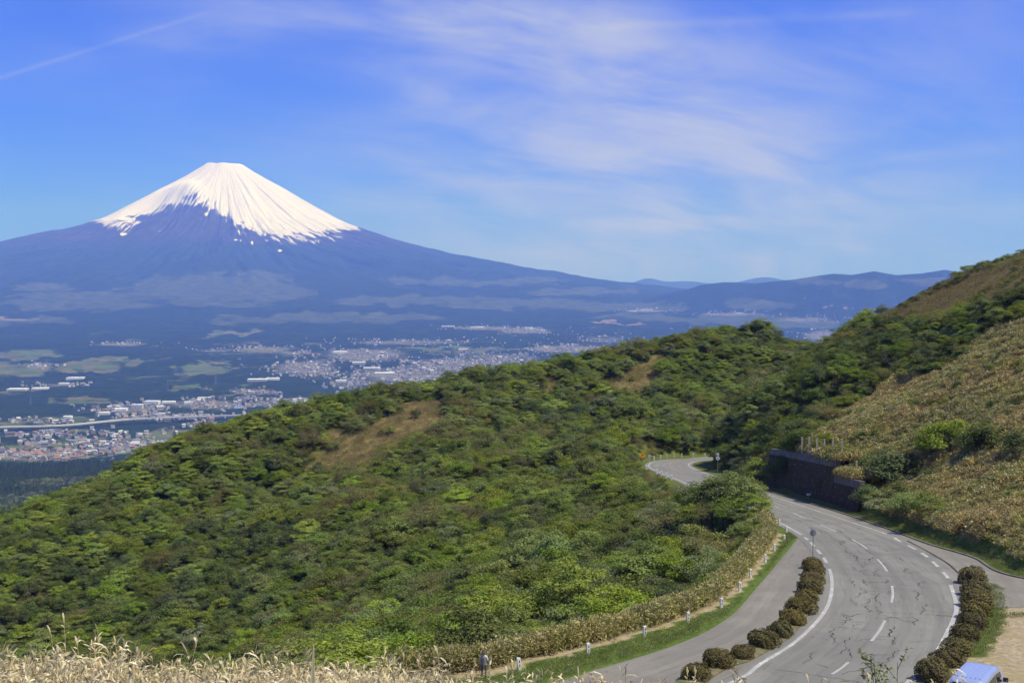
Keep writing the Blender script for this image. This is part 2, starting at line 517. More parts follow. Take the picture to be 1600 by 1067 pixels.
# right hill
for px, py, Y in ((1450, 800, 158), (1450, 700, 188), (1450, 600, 228), (1450, 520, 265), (1450, 456, 300), (1600, 780, 145), (1600, 650, 172), (1600, 520, 210), (1600, 430, 246), (1600, 406, 262),
                  (1540, 428, 276), (1530, 700, 175), (1530, 600, 203), (1380, 690, 203), (1350, 630, 233), (1350, 575, 262), (1375, 503, 308), (1300, 560, 300), (1300, 680, 228), (1250, 660, 260), (1200, 705, 258),
                  (1390, 770, 182), (1800, 700, 150), (1800, 500, 195), (1800, 375, 250), (1750, 850, 118)):
    C(px, py, Y, 0.4 if px > 1360 else 1.8)
ctl += [(63, 205, -24), (60, 190, -28.6), (57, 222, -26.0), (54, 240, -30), (74, 335, -29), (72, 300, -25), (38, 348, -45), (52, 350, -45.5), (66, 352, -44), (26, 335, -45), (24, 300, -45.5), (25, 270, -44.5), (85, 370, -27), (58, 280, -26), (56, 296, -32), (130, 350, -4), (150, 290, 9), (190, 350, 2), (130, 170, 1), (110, 120, -6), (90, 90, -14), (66, 70, -22), (120, 60, -2), (160, 120, 4),
        (240, 200, 12), (240, 400, -20), (240, 600, -160), (150, 450, -18), (200, 520, -90)]
# the lookout hill under the camera
ctl += [(0, 0, -2.6), (-8, 0, -2.8), (8, 0, -2.6), (0, 8, -3.9), (-8, 8, -3.9), (8, 8, -4.0), (-4, 13, -5.1), (-9, 13, -5.2), (0, 13, -5.35), (5, 13, -5.6), (10, 13, -5.9), (-14, 13, -5.6), (0, 20, -9.2), (-10, 20, -9.2), (10, 20, -9.6), (-25, 14, -7), (25, 14, -8),
        (0, 30, -15.5), (-12, 30, -15.5), (12, 30, -15.5), (25, 30, -15), (0, 40, -21), (-25, 45, -24), (-30, 62, -29), (-10, 62, -24.2), (-60, 70, -42), (-60, 30, -20), (-120, 60, -50), (-100, 120, -64), (-60, 120, -52), (-40, 100, -42), (-20, 95, -34.5), (-30, 130, -47),
        (-5, 110, -36.5), (-150, 150, -80), (-250, 120, -90), (-250, 250, -110), (-330, 350, -135), (-330, 500, -190), (40, 30, -12), (60, 40, -8), (0, -30, 2), (-60, -20, -4), (60, -20, 4), (-200, -20, -40), (200, 0, 10), (-200, 220, -88)]
ctl = np.array(ctl)


def _phi(r2):
    return 0.5 * r2 * np.log(r2 + 1e-9)


def tps_fit(P, lam=8.0):
    n = len(P); X = P[:, :2] / 100.0
    K = _phi(((X[:, None] - X[None]) ** 2).sum(-1)) + np.eye(n) * lam * 1e-3
    Q = np.c_[np.ones(n), X]
    A = np.block([[K, Q], [Q.T, np.zeros((3, 3))]])
    return X, np.linalg.solve(A, np.r_[P[:, 2], 0, 0, 0])


_TX, _TW = tps_fit(ctl)


def hill(x, y):
    x = np.atleast_1d(np.asarray(x, float)); y = np.atleast_1d(np.asarray(y, float))
    sh = x.shape; x = x.ravel(); y = y.ravel()
    z = np.empty(len(x))
    for i in range(0, len(x), 20000):
        q = np.c_[x[i:i + 20000], y[i:i + 20000]] / 100.0
        K = _phi(((q[:, None] - _TX[None]) ** 2).sum(-1))
        z[i:i + 20000] = K @ _TW[:-3] + _TW[-3] + q @ _TW[-2:]
    sd = sdist(x, y, bench_poly)
    z = z + (fbm(x / 14, y / 14, 4, 2) - 0.5) * 2.6 * sstep(4, 18, sd) * sstep(25, 60, y)
    wid = np.where((x > 44) & (y < 236), 2.2, np.where(y > 236, 7.0, 5.0))
    t = sstep(0.05, 1.0, sd / wid)
    return (rz(y) * (1 - t) + z * t).reshape(sh)


def axis(segs):
    out = []
    for a, b, st in segs: out += list(np.arange(a, b, st))
    return np.array(out + [segs[-1][1]])


gx = axis([(-340, -60, 4.0), (-60, -20, 2.0), (-20, 112, 1.2), (112, 250, 4.0)])
gy = axis([(-20, 56, 1.6), (56, 300, 1.2), (300, 345, 1.6), (345, 780, 4.0)])
GX, GY = np.meshgrid(gx, gy)
GZ = hill(GX, GY)
SD = sdist(GX.ravel(), GY.ravel(), bench_poly).reshape(GX.shape)


def H(x, y):
    """terrain height read from the grid"""
    x = np.asarray(x, float); y = np.asarray(y, float)
    i = np.clip(np.searchsorted(gx, x) - 1, 0, len(gx) - 2); j = np.clip(np.searchsorted(gy, y) - 1, 0, len(gy) - 2)
    fx = np.clip((x - gx[i]) / (gx[i + 1] - gx[i]), 0, 1); fy = np.clip((y - gy[j]) / (gy[j + 1] - gy[j]), 0, 1)
    return (GZ[j, i] * (1 - fx) + GZ[j, i + 1] * fx) * (1 - fy) + (GZ[j + 1, i] * (1 - fx) + GZ[j + 1, i + 1] * fx) * fy


def hit(px, py, y0=20.0, y1=700.0):
    """where the line of sight through a spot of the photograph meets the near terrain"""
    u, w = ray(px, py)
    Y = np.arange(y0, y1, 0.5)
    b = H(u * Y, Y) > w * Y
    k = int(np.argmax(b)) if b.any() else len(Y) - 1
    return np.array((u * Y[k], Y[k], float(H(u * Y[k], Y[k]))))


SASA_R = [(1255, 700), (1290, 670), (1335, 640), (1400, 590), (1450, 590), (1500, 562), (1535, 525), (1610, 505), (1700, 450), (1900, 600), (1900, 1000), (1600, 905), (1500, 872), (1440, 845), (1390, 822), (1360, 780), (1352, 740), (1330, 715)]
BROWN_R = [(1350, 508), (1420, 462), (1500, 430), (1600, 396), (1760, 330), (1760, 400), (1600, 452), (1540, 470), (1490, 487), (1420, 500), (1375, 515)]
BROWN_L = [[(480, 722), (515, 690), (585, 655), (650, 630), (698, 634), (690, 662), (640, 700), (590, 728), (530, 748), (490, 750)],
           [(940, 618), (962, 584), (1000, 566), (1048, 556), (1056, 578), (1020, 606), (975, 626)],
           [(1120, 658), (1155, 632), (1212, 616), (1208, 640), (1165, 662), (1135, 674)],
           [(1025, 790), (1060, 765), (1095, 768), (1085, 785), (1050, 802)],
           [(860, 590), (885, 600), (870, 612), (850, 606)]]


def zone(x, y, z):
    """0 woodland, 1 bamboo grass of the right hill, 2 dry grass"""
    px, py = proj(x, y, z)
    nx = (fbm(x / 9, y / 9, 3, 11) - .5); ny = (fbm(x / 9, y / 9, 3, 15) - .5)
    qx = px + nx * 50; qy = py + ny * 34
    right = ((x > 44) & (y < 300)) | ((x > 70) & (y < 335))
    zn = np.zeros(px.shape, int)
    zn[right & in_poly(qx, qy, SASA_R)] = 1
    zn[right & in_poly(qx, qy, BROWN_R)] = 2
    for p in BROWN_L: zn[in_poly(qx, qy, p) & (y > 120) & ~right] = 2
    o = (px > 1640) & (y < 300) & (x > 60) & (zn == 0)
    zn[o] = np.where(fbm(x[o] / 20, y[o] / 20, 3, 4) > .5, 1, 2)
    return zn


def terrain_mat():
    m, T, out = newmat('hillside_soil')
    g = T.n.new('ShaderNodeNewGeometry'); pos = g.outputs['Position']
    n1 = T.noise(pos, 0.35, 5, 0.6); n2 = T.noise(pos, 2.6, 6, 0.65); n3 = T.noise(pos, 0.08, 3, 0.5)
    wood = T.mix(T.ramp(n2, .35, .65), (.060, .082, .016, 1), (.120, .135, .034, 1))
    sasa = T.mix(T.ramp(n2, .3, .7), (.11, .094, .028, 1), (.24, .195, .075, 1))
    dry = T.mix(T.ramp(n1, .35, .65), (.105, .088, .030, 1), (.22, .178, .075, 1))
    grass = T.mix(T.ramp(n2, .3, .7), (.045, .085, .014, 1), (.115, .155, .035, 1))
    dirt = T.mix(T.ramp(n2, .3, .7), (.20, .160, .105, 1), (.38, .32, .22, 1))
    dirt = T.mix(T.math('MULTIPLY', T.ramp(n1, .48, .6), .7), dirt, (.26, .215, .115, 1))
    at1 = T.attr('cover'); cx, cy, cz = T.xyz(at1.outputs['Vector'])
    at2 = T.attr('soil').outputs['Fac']
    br = T.math('MULTIPLY', T.math('SUBTRACT', n1, 0.5), 0.9)
    f = lambda v: T.ramp(T.math('ADD', v, br), .35, .65)
    c = T.mix(f(cx), wood, sasa)
    c = T.mix(f(cy), c, dry)
    c = T.mix(f(cz), c, grass)
    c = T.mix(f(at2), c, dirt)
    principled(T, out, c, 0.95, n2, 0, 0.1, 0.08, 0.7)
    return m


zn = zone(GX.ravel(), GY.ravel(), GZ.ravel()).reshape(GX.shape)
dl = np.full(GX.size, 1e9)
lb = layby_edge[layby_edge[:, 1] > 60]
for a in lb[::2]: dl = np.minimum(dl, np.hypot(GX.ravel() - a[0], GY.ravel() - a[1]))
dl = dl.reshape(GX.shape)
dv = np.full(GX.size, 1e9)
for a in verge_edge[::2]: dv = np.minimum(dv, np.hypot(GX.ravel() - a[0], GY.ravel() - a[1]))
dv = dv.reshape(GX.shape)
bench = SD < 0.8
inn = bench & (GY > 60)
gcov = (inn & (dl < 9.0)).astype(float) * 0.9
gcov[(SD > -1.6) & (SD < 1.6) & (GX > 46) & (GY < 180)] = 0.9
dirtc = np.zeros(GX.shape)
dirtc[inn & (GY > 60) & (dv < 1.6) & (GX < 34)] = 0.75
_o = np.argsort(right_line[:, 1])
dirtc[(GX > np.interp(GY, right_line[_o, 1], right_line[_o, 0]) + 1.2) & (GX < 62) & (GY > 42) & (GY < 104)] = 0.85
gp = on(1540, 975)
gstrip = spline([on(*p) for p in ((1540, 915), (1549, 940), (1546, 970), (1534, 1000), (1518, 1022))], .5)
dg = np.full(GX.size, 1e9)
for a in gstrip: dg = np.minimum(dg, np.hypot(GX.ravel() - a[0], GY.ravel() - a[1]))
dg = dg.reshape(GX.shape)
gcov[dg < 1.4] = .75
dirtc[dg < 1.0] = 0.2
nY, nX = GX.shape
ii = (np.arange(nY - 1)[:, None] * nX + np.arange(nX - 1)[None]).ravel()
me = mesh_np('hillside', np.c_[GX.ravel(), GY.ravel(), GZ.ravel()], np.c_[ii, ii + 1, ii + nX + 1, ii + nX], terrain_mat(),
             {'cover': np.c_[(zn == 1).ravel() * 1.0, (zn == 2).ravel() * 1.0, gcov.ravel()], 'soil': dirtc.ravel()}, smooth=True)
tag(link('hillside', me), 'wooded hillside falling away from the mountain road', kind='structure')


# ------------------------------------------------------------------ far land: plain, mountain, ranges
FC = np.array(at(353, 445, 28000.0)[:2])        # foot point of the volcano's axis
_pr = np.array([0, 330, 420, 900, 1500, 2100, 2750, 3500, 4350, 5200, 6100, 7900, 9400, 11500, 14000, 17000, 20000, 24000, 60000], float)
_ph = np.array([2700, 2735, 2755, 2440, 2090, 1740, 1385, 1110, 880, 665, 486, 215, 20, -210, -405, -500, -545, -560, -560], float)
_side_u = np.array([ray(x, 445)[0] for x in (900, 960, 1030, 1075, 1095, 1130, 1180, 1240, 1300, 1330, 1365, 1400, 1440, 1475, 1510, 1560, 1640, 1800)])
_side_y = np.array([500, 486, 462, 452, 445, 440.5, 442.5, 436.5, 428.5, 430.5, 425, 430.5, 428, 422.5, 428, 435, 440, 445])


def fuji_h(x, y, detail=True):
    dx, dy = x - FC[0], y - FC[1]
    r = np.hypot(dx, dy); th = np.arctan2(dx, -dy)     # 0 towards the viewer, + to the right
    rr = r * (1 - 0.06 * sstep(2500, 7000, r) * sstep(0.3, 1.4, -th))
    z = np.interp(rr, _pr, _ph)
    if detail:
        amp = sstep(400, 1500, r) * (1 - sstep(6000, 13000, r))
        g = .6 * (fbm(th * 26 + 40, r / 2600 + 3, 5, 21) - 0.5) + .7 * (fbm(th * 9 + 14 + .8 * fbm(x / 900, y / 900, 3, 22), r / 3200 + 7, 4, 27) - .5)
        z = z + g * 190 * amp * (0.55 + 0.5 * sstep(1800, 3600, r) + r / 6500)
        z = z + (fbm(x / 600, y / 600, 4, 31) - 0.5) * 60 * sstep(1500, 5000, r)
        # old side crater on the near flank, a little left of the summit
        c = FC + np.array((-900.0, -2350.0)); q = np.hypot((x - c[0]) / 650, (y - c[1]) / 800)
        z = z - 210 * np.exp(-q ** 2 * 1.6) + 120 * np.exp(-((q - 1.25) / 0.35) ** 2)
        # jagged rim
        z = z + 55 * (fbm(th * 2.4 + 9, r / 500, 3, 44) - .5) * sstep(150, 350, r) * (1 - sstep(500, 1200, r))
    return z, r, th


_ny = np.array([0, 900, 1400, 2000, 2600, 3300, 4000, 5000, 7000, 9000, 11000, 100000], float)
_nz = np.array([-190, -250, -300, -365, -430, -482, -520, -546, -560, -560, -560, -560], float)


def far_h(x, y):
    z, r, th = fuji_h(x, y)
    d = np.hypot(x, y)
    near = np.interp(d, _ny, _nz)
    z = np.maximum(z, -560) + (near + 560)
    z = z + (fbm(x / 900, y / 900, 4, 51) - .5) * 46 * sstep(1500, 5000, d) * (1 - sstep(15000, 22000, d))
    # range of hills on the right
    u = x / np.maximum(y, 1)
    top = (445 - np.interp(u, _side_u, _side_y)) / F * 19000
    rid = np.exp(-((y - 19000 - 900 * np.sin(u * 14)) / 2300.0) ** 2)
    gull = (fbm(x / 520, y / 1500, 5, 61) - .5)
    on_ = sstep(ray(905, 445)[0], ray(1010, 445)[0], u)
    hz = -560 + (top + 560) * rid + gull * 260 * rid * (1 - rid) * 2.2 + gull * 60 * rid * 0.3
    z = np.where(on_ > 0, np.maximum(z, z * (1 - on_) + hz * on_), z)
    # a pale last ridge beyond
    t2 = 0 + 250 * np.exp(-((u - ray(1195, 445)[0]) / 0.022) ** 2) + 200 * np.exp(-((u - ray(1012, 445)[0]) / 0.012) ** 2) + 120 * np.exp(-((u - ray(1070, 445)[0]) / 0.02) ** 2)
    z = np.maximum(z, -560 + (560 + t2) * np.exp(-((y - 40000) / 2500.0) ** 2))
    return z


def ell(px, py, lst, edge=0.35):
    f = np.zeros(px.shape)
    nx = fbm(px / 26, py / 9, 4, 71) - .5; ny = fbm(px / 26, py / 9, 4, 75) - .5
    for cx, cy, rx, ry in lst:
        q = np.hypot((px + nx * 80 - cx) / rx, (py + ny * 16 - cy) / ry)
        f = np.maximum(f, 1 - sstep(1 - edge, 1 + edge, q))
    return f


FIELDS = [(20, 578, 62, 14), (40, 555, 70, 7), (135, 574, 58, 11), (165, 564, 40, 6), (310, 578, 42, 13), (125, 625, 48, 9), (430, 549, 60, 4), (370, 519, 36, 5), (215, 566, 22, 6), (60, 695, 120, 6), (20, 660, 60, 6),
          (250, 690, 130, 6), (330, 672, 90, 5), (640, 590, 46, 6), (590, 601, 40, 5), (300, 606, 40, 5), (500, 625, 80, 5), (880, 545, 60, 3), (760, 545, 60, 3), (260, 681, 30, 5),
          (100, 655, 60, 4), (700, 545, 120, 2)]
GRASSLAND = [(120, 472, 125, 16), (40, 503, 70, 6), (340, 452, 150, 26), (545, 496, 150, 9), (400, 500, 70, 8), (640, 470, 130, 8), (800, 475, 140, 9), (960, 480, 120, 8), (1000, 497, 110, 5), (900, 455, 90, 8), (1150, 500, 120, 8), (60, 450, 60, 6), (1250, 505, 60, 8),
             (1190, 475, 50, 8), (1280, 440, 40, 7), (1350, 445, 35, 9), (1450, 440, 40, 7), (700, 440, 90, 7), (800, 440, 80, 6)]
BAREPATCH = [(30, 500, 36, 3), (960, 506, 40, 2), (1265, 467, 4, 8), (1312, 480, 8, 4), (1352, 487, 8, 3)]


def land_mat():
    m, T, out = newmat('land_cover')
    g = T.n.new('ShaderNodeNewGeometry'); pos = g.outputs['Position']
    flat = T.vmath('MULTIPLY', pos, (1, 1, 0.2))
    n_big = T.noise(flat, 0.0011, 6, 0.6, 0.6); n_mid = T.noise(flat, 0.006, 6, 0.65); n_f = T.noise(flat, 0.03, 5, 0.7)
    vo = T.n.new('ShaderNodeTexVoronoi'); vo.inputs['Scale'].default_value = 0.011
    T.l.new(T.vmath('ADD', flat, T.vmath('MULTIPLY', (1, 1, 1), (0, 0, 0))), vo.inputs['Vector'])
    cell = T.xyz(vo.outputs['Color'])
    wood = T.mix(T.ramp(n_f, .3, .7), (.009, .022, .011, 1), (.030, .050, .024, 1))
    wood = T.mix(T.math('MULTIPLY', T.ramp(n_mid, .5, .7), .5), wood, (.048, .074, .030, 1))
    fld = T.mix(cell[0], (.062, .086, .034, 1), (.145, .128, .068, 1))
    fld = T.mix(T.math('MULTIPLY', T.ramp(cell[1], .62, .7), .8), fld, (.075, .130, .040, 1))
    gl = T.mix(T.ramp(n_mid, .35, .65), (.040, .060, .028, 1), (.092, .104, .048, 1))
    a = T.attr('land'); fx, gx_, bx_ = T.xyz(a.outputs['Vector'])
    town = T.attr('town').outputs['Fac']
    br = T.math('MULTIPLY', T.math('SUBTRACT', n_mid, .5), 1.3)
    br2 = T.math('MULTIPLY', T.math('SUBTRACT', n_big, .5), 1.2)
    f1 = T.ramp(T.math('ADD', T.math('ADD', fx, br), T.math('MULTIPLY', T.math('SUBTRACT', n_f, .5), 1.2)), .44, .60)
    f2 = T.ramp(T.math('ADD', gx_, T.math('ADD', T.math('MULTIPLY', br2, 1.5), T.math('MULTIPLY', br, .7))), .38, .78, 0, .75)
    c = T.mix(f2, wood, gl)
    c = T.mix(f1, c, fld)
    c = T.mix(T.ramp(T.math('ADD', bx_, br), .4, .8, 0, .6), c, (.26, .20, .15, 1))
    c = T.mix(T.ramp(T.math('ADD', town, T.math('MULTIPLY', br, .7)), .35, .75, 0, .75), c, T.mix(T.ramp(n_f, .4, .6), (.10, .105, .085, 1), (.24, .23, .205, 1)))
    # bare volcanic slopes and snow
    z = T.xyz(pos)[2]
    volc = T.attr('volc').outputs['Fac']
    lava = T.mix(T.ramp(n_mid, .3, .7), (.026, .028, .030, 1), (.062, .054, .052, 1))
    c = T.mix(T.math('MULTIPLY', volc, T.ramp(T.math('ADD', z, T.math('MULTIPLY', br2, 700.0)), 550.0, 1050.0)), c, lava)
    pol = T.attr('polar').outputs['Vector']
    s1 = T.noise(T.vmath('MULTIPLY', pol, (1.0, 0.16, 1)), 4.4, 7, 0.72, 0.7)
    s2 = T.noise(T.vmath('MULTIPLY', pol, (1.0, 0.22, 1)), 1.7, 4, 0.6, 0.4)
    sn = T.attr('snow').outputs['Fac']
    k = T.math('ADD', sn, T.math('ADD', T.math('MULTIPLY', T.math('SUBTRACT', s1, .5), 105.0), T.math('MULTIPLY', T.math('SUBTRACT', s2, .5), 36.0)))
    snow = T.math('MULTIPLY', T.ramp(k, -1.0, 1.6), volc)
    s3 = T.noise(T.vmath('MULTIPLY', pol, (1.9, 0.16, 1)), 3.0, 6, 0.68, 0.7)
    s4 = T.noise(T.vmath('MULTIPLY', pol, (1.0, 0.5, 1)), .9, 3, 0.5, 0.3)
    rock = T.math('MULTIPLY', T.ramp(T.math('ADD', s3, T.math('MULTIPLY', T.math('SUBTRACT', s4, .5), .35)), .60, .68), T.ramp(sn, 18.0, 80.0, .95, 0.0))
    snow = T.math('MULTIPLY', snow, T.math('SUBTRACT', 1.0, rock))
    c = T.mix(snow, c, (.60, .575, .545, 1))
    principled(T, out, c, 0.95, n_f, 0, 0.05, 6.0, 0.6)
    return m


MLAND = land_mat()
TOWNS = [(570, 555, 75, 12, 600), (640, 585, 110, 14, 800), (720, 570, 90, 12, 600), (480, 575, 60, 16, 450), (700, 600, 80, 8, 450), (830, 575, 70, 8, 300), (780, 560, 90, 14, 450), (560, 600, 60, 12, 250),
         (880, 545, 60, 7, 420), (760, 513, 60, 3.5, 160), (820, 517, 50, 5, 240), (640, 535, 130, 6, 300), (60, 712, 90, 8, 560), (180, 702, 70, 6, 330), (230, 697, 60, 5, 240), (330, 700, 60, 6, 120), (80, 690, 70, 12, 260),
         (260, 652, 80, 5, 300), (200, 640, 60, 6, 180), (330, 632, 70, 9, 320), (440, 630, 70, 7, 320), (140, 682, 110, 9, 260), (60, 660, 60, 4, 70), (190, 538, 50, 3, 90), (90, 602, 50, 4, 70), (60, 572, 24, 5, 60), (420, 545, 60, 4, 120), (340, 548, 50, 3, 60),
         (1010, 486, 34, 2.2, 140), (1150, 491, 60, 3, 130), (1260, 500, 70, 6, 150), (1290, 525, 40, 10, 260), (940, 530, 60, 8, 160), (310, 665, 20, 5, 80), (400, 612, 40, 6, 130), (1150, 520, 80, 8, 60), (470, 552, 50, 4, 80)]


def land_attrs(x, y, z):
    px, py = proj(x, y, z)
    fl = np.maximum(ell(px, py, FIELDS) * .70, .50 * sstep(.54, .70, fbm(x / 300, y / 480, 4, 83)) * sstep(480, 530, py))
    gr = ell(px, py, GRASSLAND, 0.5)
    ba = ell(px, py, BAREPATCH, 0.6)
    # beyond the frame the land goes on with the same mixture
    off = (px < -20) | (px > 1620) | (py > 760)
    gen = fbm(x / 1500, y / 1500, 4, 81)
    fl = np.where(off, sstep(.52, .62, gen) * .8, fl); gr = np.where(off, sstep(.5, .7, gen) * .6, gr)
    tw = np.zeros(px.shape)
    for cx, cy, rx, ry, n in TOWNS:
        tw = np.maximum(tw, min(1.0, n / (rx * ry * 0.55)) * np.exp(-((px - cx) / rx) ** 2 - ((py - cy) / ry) ** 2))
    return np.c_[fl, gr, ba], tw, px, py


# plain, sampled in rings that widen with distance
ua = np.tan(np.linspace(R(-30), R(30), 620)); rr_ = np.geomspace(650, 46000, 520)
UA, RR = np.meshgrid(ua, rr_)
PX_, PY_ = UA * RR, RR
PZ = far_h(PX_, PY_)
PZ0 = PZ.copy()


def far_g(x, y):
    """height of the plain read from its grid"""
    x = np.asarray(x, float); y = np.asarray(y, float)
    fi = (np.arctan(x / y) - R(-30)) / (R(60) / 619); fj = np.log(y / 650.0) / (math.log(46000 / 650.0) / 519)
    i = np.clip(fi.astype(int), 0, 618); j = np.clip(fj.astype(int), 0, 518)
    a = np.clip(fi - i, 0, 1); b = np.clip(fj - j, 0, 1)
    return (PZ0[j, i] * (1 - a) + PZ0[j, i + 1] * a) * (1 - b) + (PZ0[j + 1, i] * (1 - a) + PZ0[j + 1, i + 1] * a) * b


rf = np.hypot(PX_ - FC[0], PY_ - FC[1])
PZ = PZ - 90 * (1 - sstep(6300, 7200, rf))
la, tw, _, _ = land_attrs(PX_.ravel(), PY_.ravel(), PZ.ravel())
nY, nX = UA.shape
ii = (np.arange(nY - 1)[:, None] * nX + np.arange(nX - 1)[None]).ravel()
me = mesh_np('plain', np.c_[PX_.ravel(), PY_.ravel(), PZ.ravel()], np.c_[ii, ii + 1, ii + nX + 1, ii + nX], MLAND, {'land': la, 'town': tw, 'volc': np.zeros(len(tw))}, smooth=True)
tag(link('plain', me), 'wide plain of woods, fields and towns with hill ranges on its far rim', kind='structure')

# the volcano itself
th = np.r_[np.linspace(-1.75, 1.75, 900), np.linspace(1.75, 2 * math.pi - 1.75, 140)[1:-1]]
rv = np.r_[0.0, np.linspace(150, 3600, 260), np.geomspace(3620, 7600, 90)]
TA, RV = np.meshgrid(th, rv)
VX = FC[0] + RV * np.sin(TA); VY = FC[1] - RV * np.cos(TA)
VZ = far_h(VX, VY) - 120 * sstep(6900, 7500, RV)
nY, nX = TA.shape
i0 = (np.arange(nY - 1)[:, None] * nX + np.arange(nX)[None]); i1 = (np.arange(nY - 1)[:, None] * nX + (np.arange(nX)[None] + 1) % nX)
i0 = i0.ravel(); i1 = i1.ravel()
la, tw, px, py = land_attrs(VX.ravel(), VY.ravel(), VZ.ravel())
sl_x = [100, 150, 165, 190, 212, 232, 250, 268, 290, 312, 330, 346, 360, 380, 400, 425, 450, 475, 500, 525, 548, 570, 640]
sl_y = [322, 340, 352, 355, 349, 339, 331, 325, 320, 321, 327, 336, 343, 356, 362, 370, 377, 382, 384, 381, 370, 358, 336]
snow = np.interp(px, sl_x, sl_y) - py
snow = np.where(snow > 0, snow * 1.15 + 1.5, snow * 1.15)
snow = snow - 13 * sstep(395, 520, px) * sstep(330, 372, py)
# bare ribs beside the side crater, and a few outlying patches of old snow
for cx, cy, rx, ry, a in ((305, 304, 15, 8, 21), (319, 286, 3.0, 16, 30), (292, 309, 12, 5, 12), (335, 275, 2.0, 12, 20), (262, 322, 16, 4, 12), (225, 342, 26, 5, 14), (366, 300, 5, 5, 14), (385, 308, 5, 5, 12), (398, 312, 4, 6, 12), (520, 362, 34, 14, 10), (470, 368, 30, 12, 8)):
    snow = snow - a * np.exp(-((px - cx) / rx) ** 2 - ((py - cy) / ry) ** 2)
for cx, cy, rx, ry in ((193, 366, 4, 1.6), (322, 335, 3, 2.5), (333, 368, 2, 2), (323, 371, 1.6, 1.4), (368, 375, 4, 2), (376, 376, 1.8, 2.2), (394, 380, 1.8, 3), (416, 376, 2.4, 1.6), (437, 392, 3.5, 1.6), (308, 388, 2.4, 1), (249, 361, 3, 1)):
    snow = snow + 50 * np.exp(-((px - cx) / rx) ** 2 - ((py - cy) / ry) ** 2)
snow = snow - 15 * np.exp(-((px - 291) / 46) ** 2 - ((py - 341) / 15) ** 2)
back = np.cos(TA.ravel()) < 0.05
snow = np.where(back, (np.interp(RV.ravel(), [0, 2600, 3600, 8000], [110, 20, -30, -300])), snow)
me = mesh_np('volcano', np.c_[VX.ravel(), VY.ravel(), VZ.ravel()], np.c_[i0, i1, i1 + nX, i0 + nX], MLAND,
             {'land': la, 'town': tw, 'volc': np.ones(len(tw)) * (1 - sstep(5800, 7200, RV.ravel())), 'snow': snow, 'polar': np.c_[TA.ravel() * 9.0, RV.ravel() / 420.0, RV.ravel() * 0]}, smooth=True)
tag(link('mountain', me), 'snow-capped volcano rising above the plain', kind='structure')


# ------------------------------------------------------------------ road, lay-bys and their markings
def strip(name, A, B, lift, mat, parent=None, n=None):
    n = n or max(len(A), len(B))
    A = resample(np.asarray(A), n); B = resample(np.asarray(B), n)
    cols = 6
    V = []
    for k in range(cols + 1):
        P = A + (B - A) * k / cols
        V.append(np.c_[P, rz(P[:, 1]) + lift])
    V = np.concatenate(V)
    i = (np.arange(cols)[:, None] * n + np.arange(n - 1)[None]).ravel()
    Fq = np.c_[i, i + n, i + n + 1, i + 1]
    # faces must look upwards
    a, b, c = V[Fq[0, 0]], V[Fq[0, 1]], V[Fq[0, 2]]
    if np.cross(b - a, c - a)[2] < 0: Fq = Fq[:, ::-1]
    s = np.r_[0, np.cumsum(np.hypot(*np.diff((A + B) / 2, axis=0).T))]
    w = np.hypot(*(B - A).T)
    uv = np.concatenate([np.c_[s, w * k / cols, s * 0] for k in range(cols + 1)])
    me = mesh_np(name, V, Fq, mat, {'along': uv})
    return link(name, me, parent)


def asphalt(name, c0, c1, c2, wear=1.0):
    m, T, out = newmat(name)
    g = T.n.new('ShaderNodeNewGeometry'); pos = g.outputs['Position']
    al = T.attr('along').outputs['Vector']
    n1 = T.noise(pos, 0.22, 4, 0.6); n2 = T.noise(pos, 5.0, 6, 0.7)
    lane = T.noise(T.vmath('MULTIPLY', al, (0.03, 0.9, 1)), 1.0, 4, 0.6)
    c = T.mix(T.ramp(n1, .3, .7), (*c0, 1), (*c1, 1))
    c = T.mix(T.math('MULTIPLY', T.ramp(lane, .45, .72), .6 * wear), c, (*c2, 1))
    sx_, sy_, _ = T.xyz(al)
    patch = T.n.new('ShaderNodeTexVoronoi'); patch.inputs['Scale'].default_value = 1.0
    T.l.new(T.vmath('MULTIPLY', al, (0.05, 0.19, 1)), patch.inputs['Vector'])
    pc = T.xyz(patch.outputs['Color'])[0]
    c = T.mix(T.math('MULTIPLY', T.ramp(pc, .62, .66), .22 * wear), c, (.10, .099, .093, 1))
    trk = T.ramp(T.math('COSINE', T.math('MULTIPLY', sy_, 2.28)), .1, .9)
    c = T.mix(T.math('MULTIPLY', T.math('MULTIPLY', trk, T.ramp(n1, .3, .7, .4, 1.0)), .30 * wear), c, (.105, .103, .096, 1))
    stain = T.noise(T.vmath('MULTIPLY', al, (0.12, 1.6, 1)), 1.0, 6, .7, .4)
    c = T.mix(T.math('MULTIPLY', T.ramp(stain, .50, .7), .5 * wear), c, (.095, .093, .086, 1))
    c = T.mix(T.math('MULTIPLY', T.ramp(n2, .45, .75), .25), c, (.05, .05, .05, 1))
    principled(T, out, c, 0.85, n2, 0, 0.25, 0.01, 0.4)
    return m


M['road'] = asphalt('worn_road_asphalt', (.182, .180, .160), (.212, .209, .186), (.148, .146, .132))
M['layby'] = asphalt('old_layby_asphalt', (.172, .160, .136), (.215, .202, .172), (.25, .232, .196), 0.8)


def paint(name, col):
    m, T, out = newmat(name)
    g = T.n.new('ShaderNodeNewGeometry'); pos = g.outputs['Position']
    n = T.noise(pos, 7.0, 6, 0.75); n2 = T.noise(pos, 0.5, 3, .5)
    f = T.ramp(T.math('ADD', n, T.math('MULTIPLY', n2, .35)), .54, .60, 1, .25)
    c = T.mix(f, (.17, .165, .16, 1), (*col, 1))
    principled(T, out, c, 0.7, None, 0, 0.3)
    return m


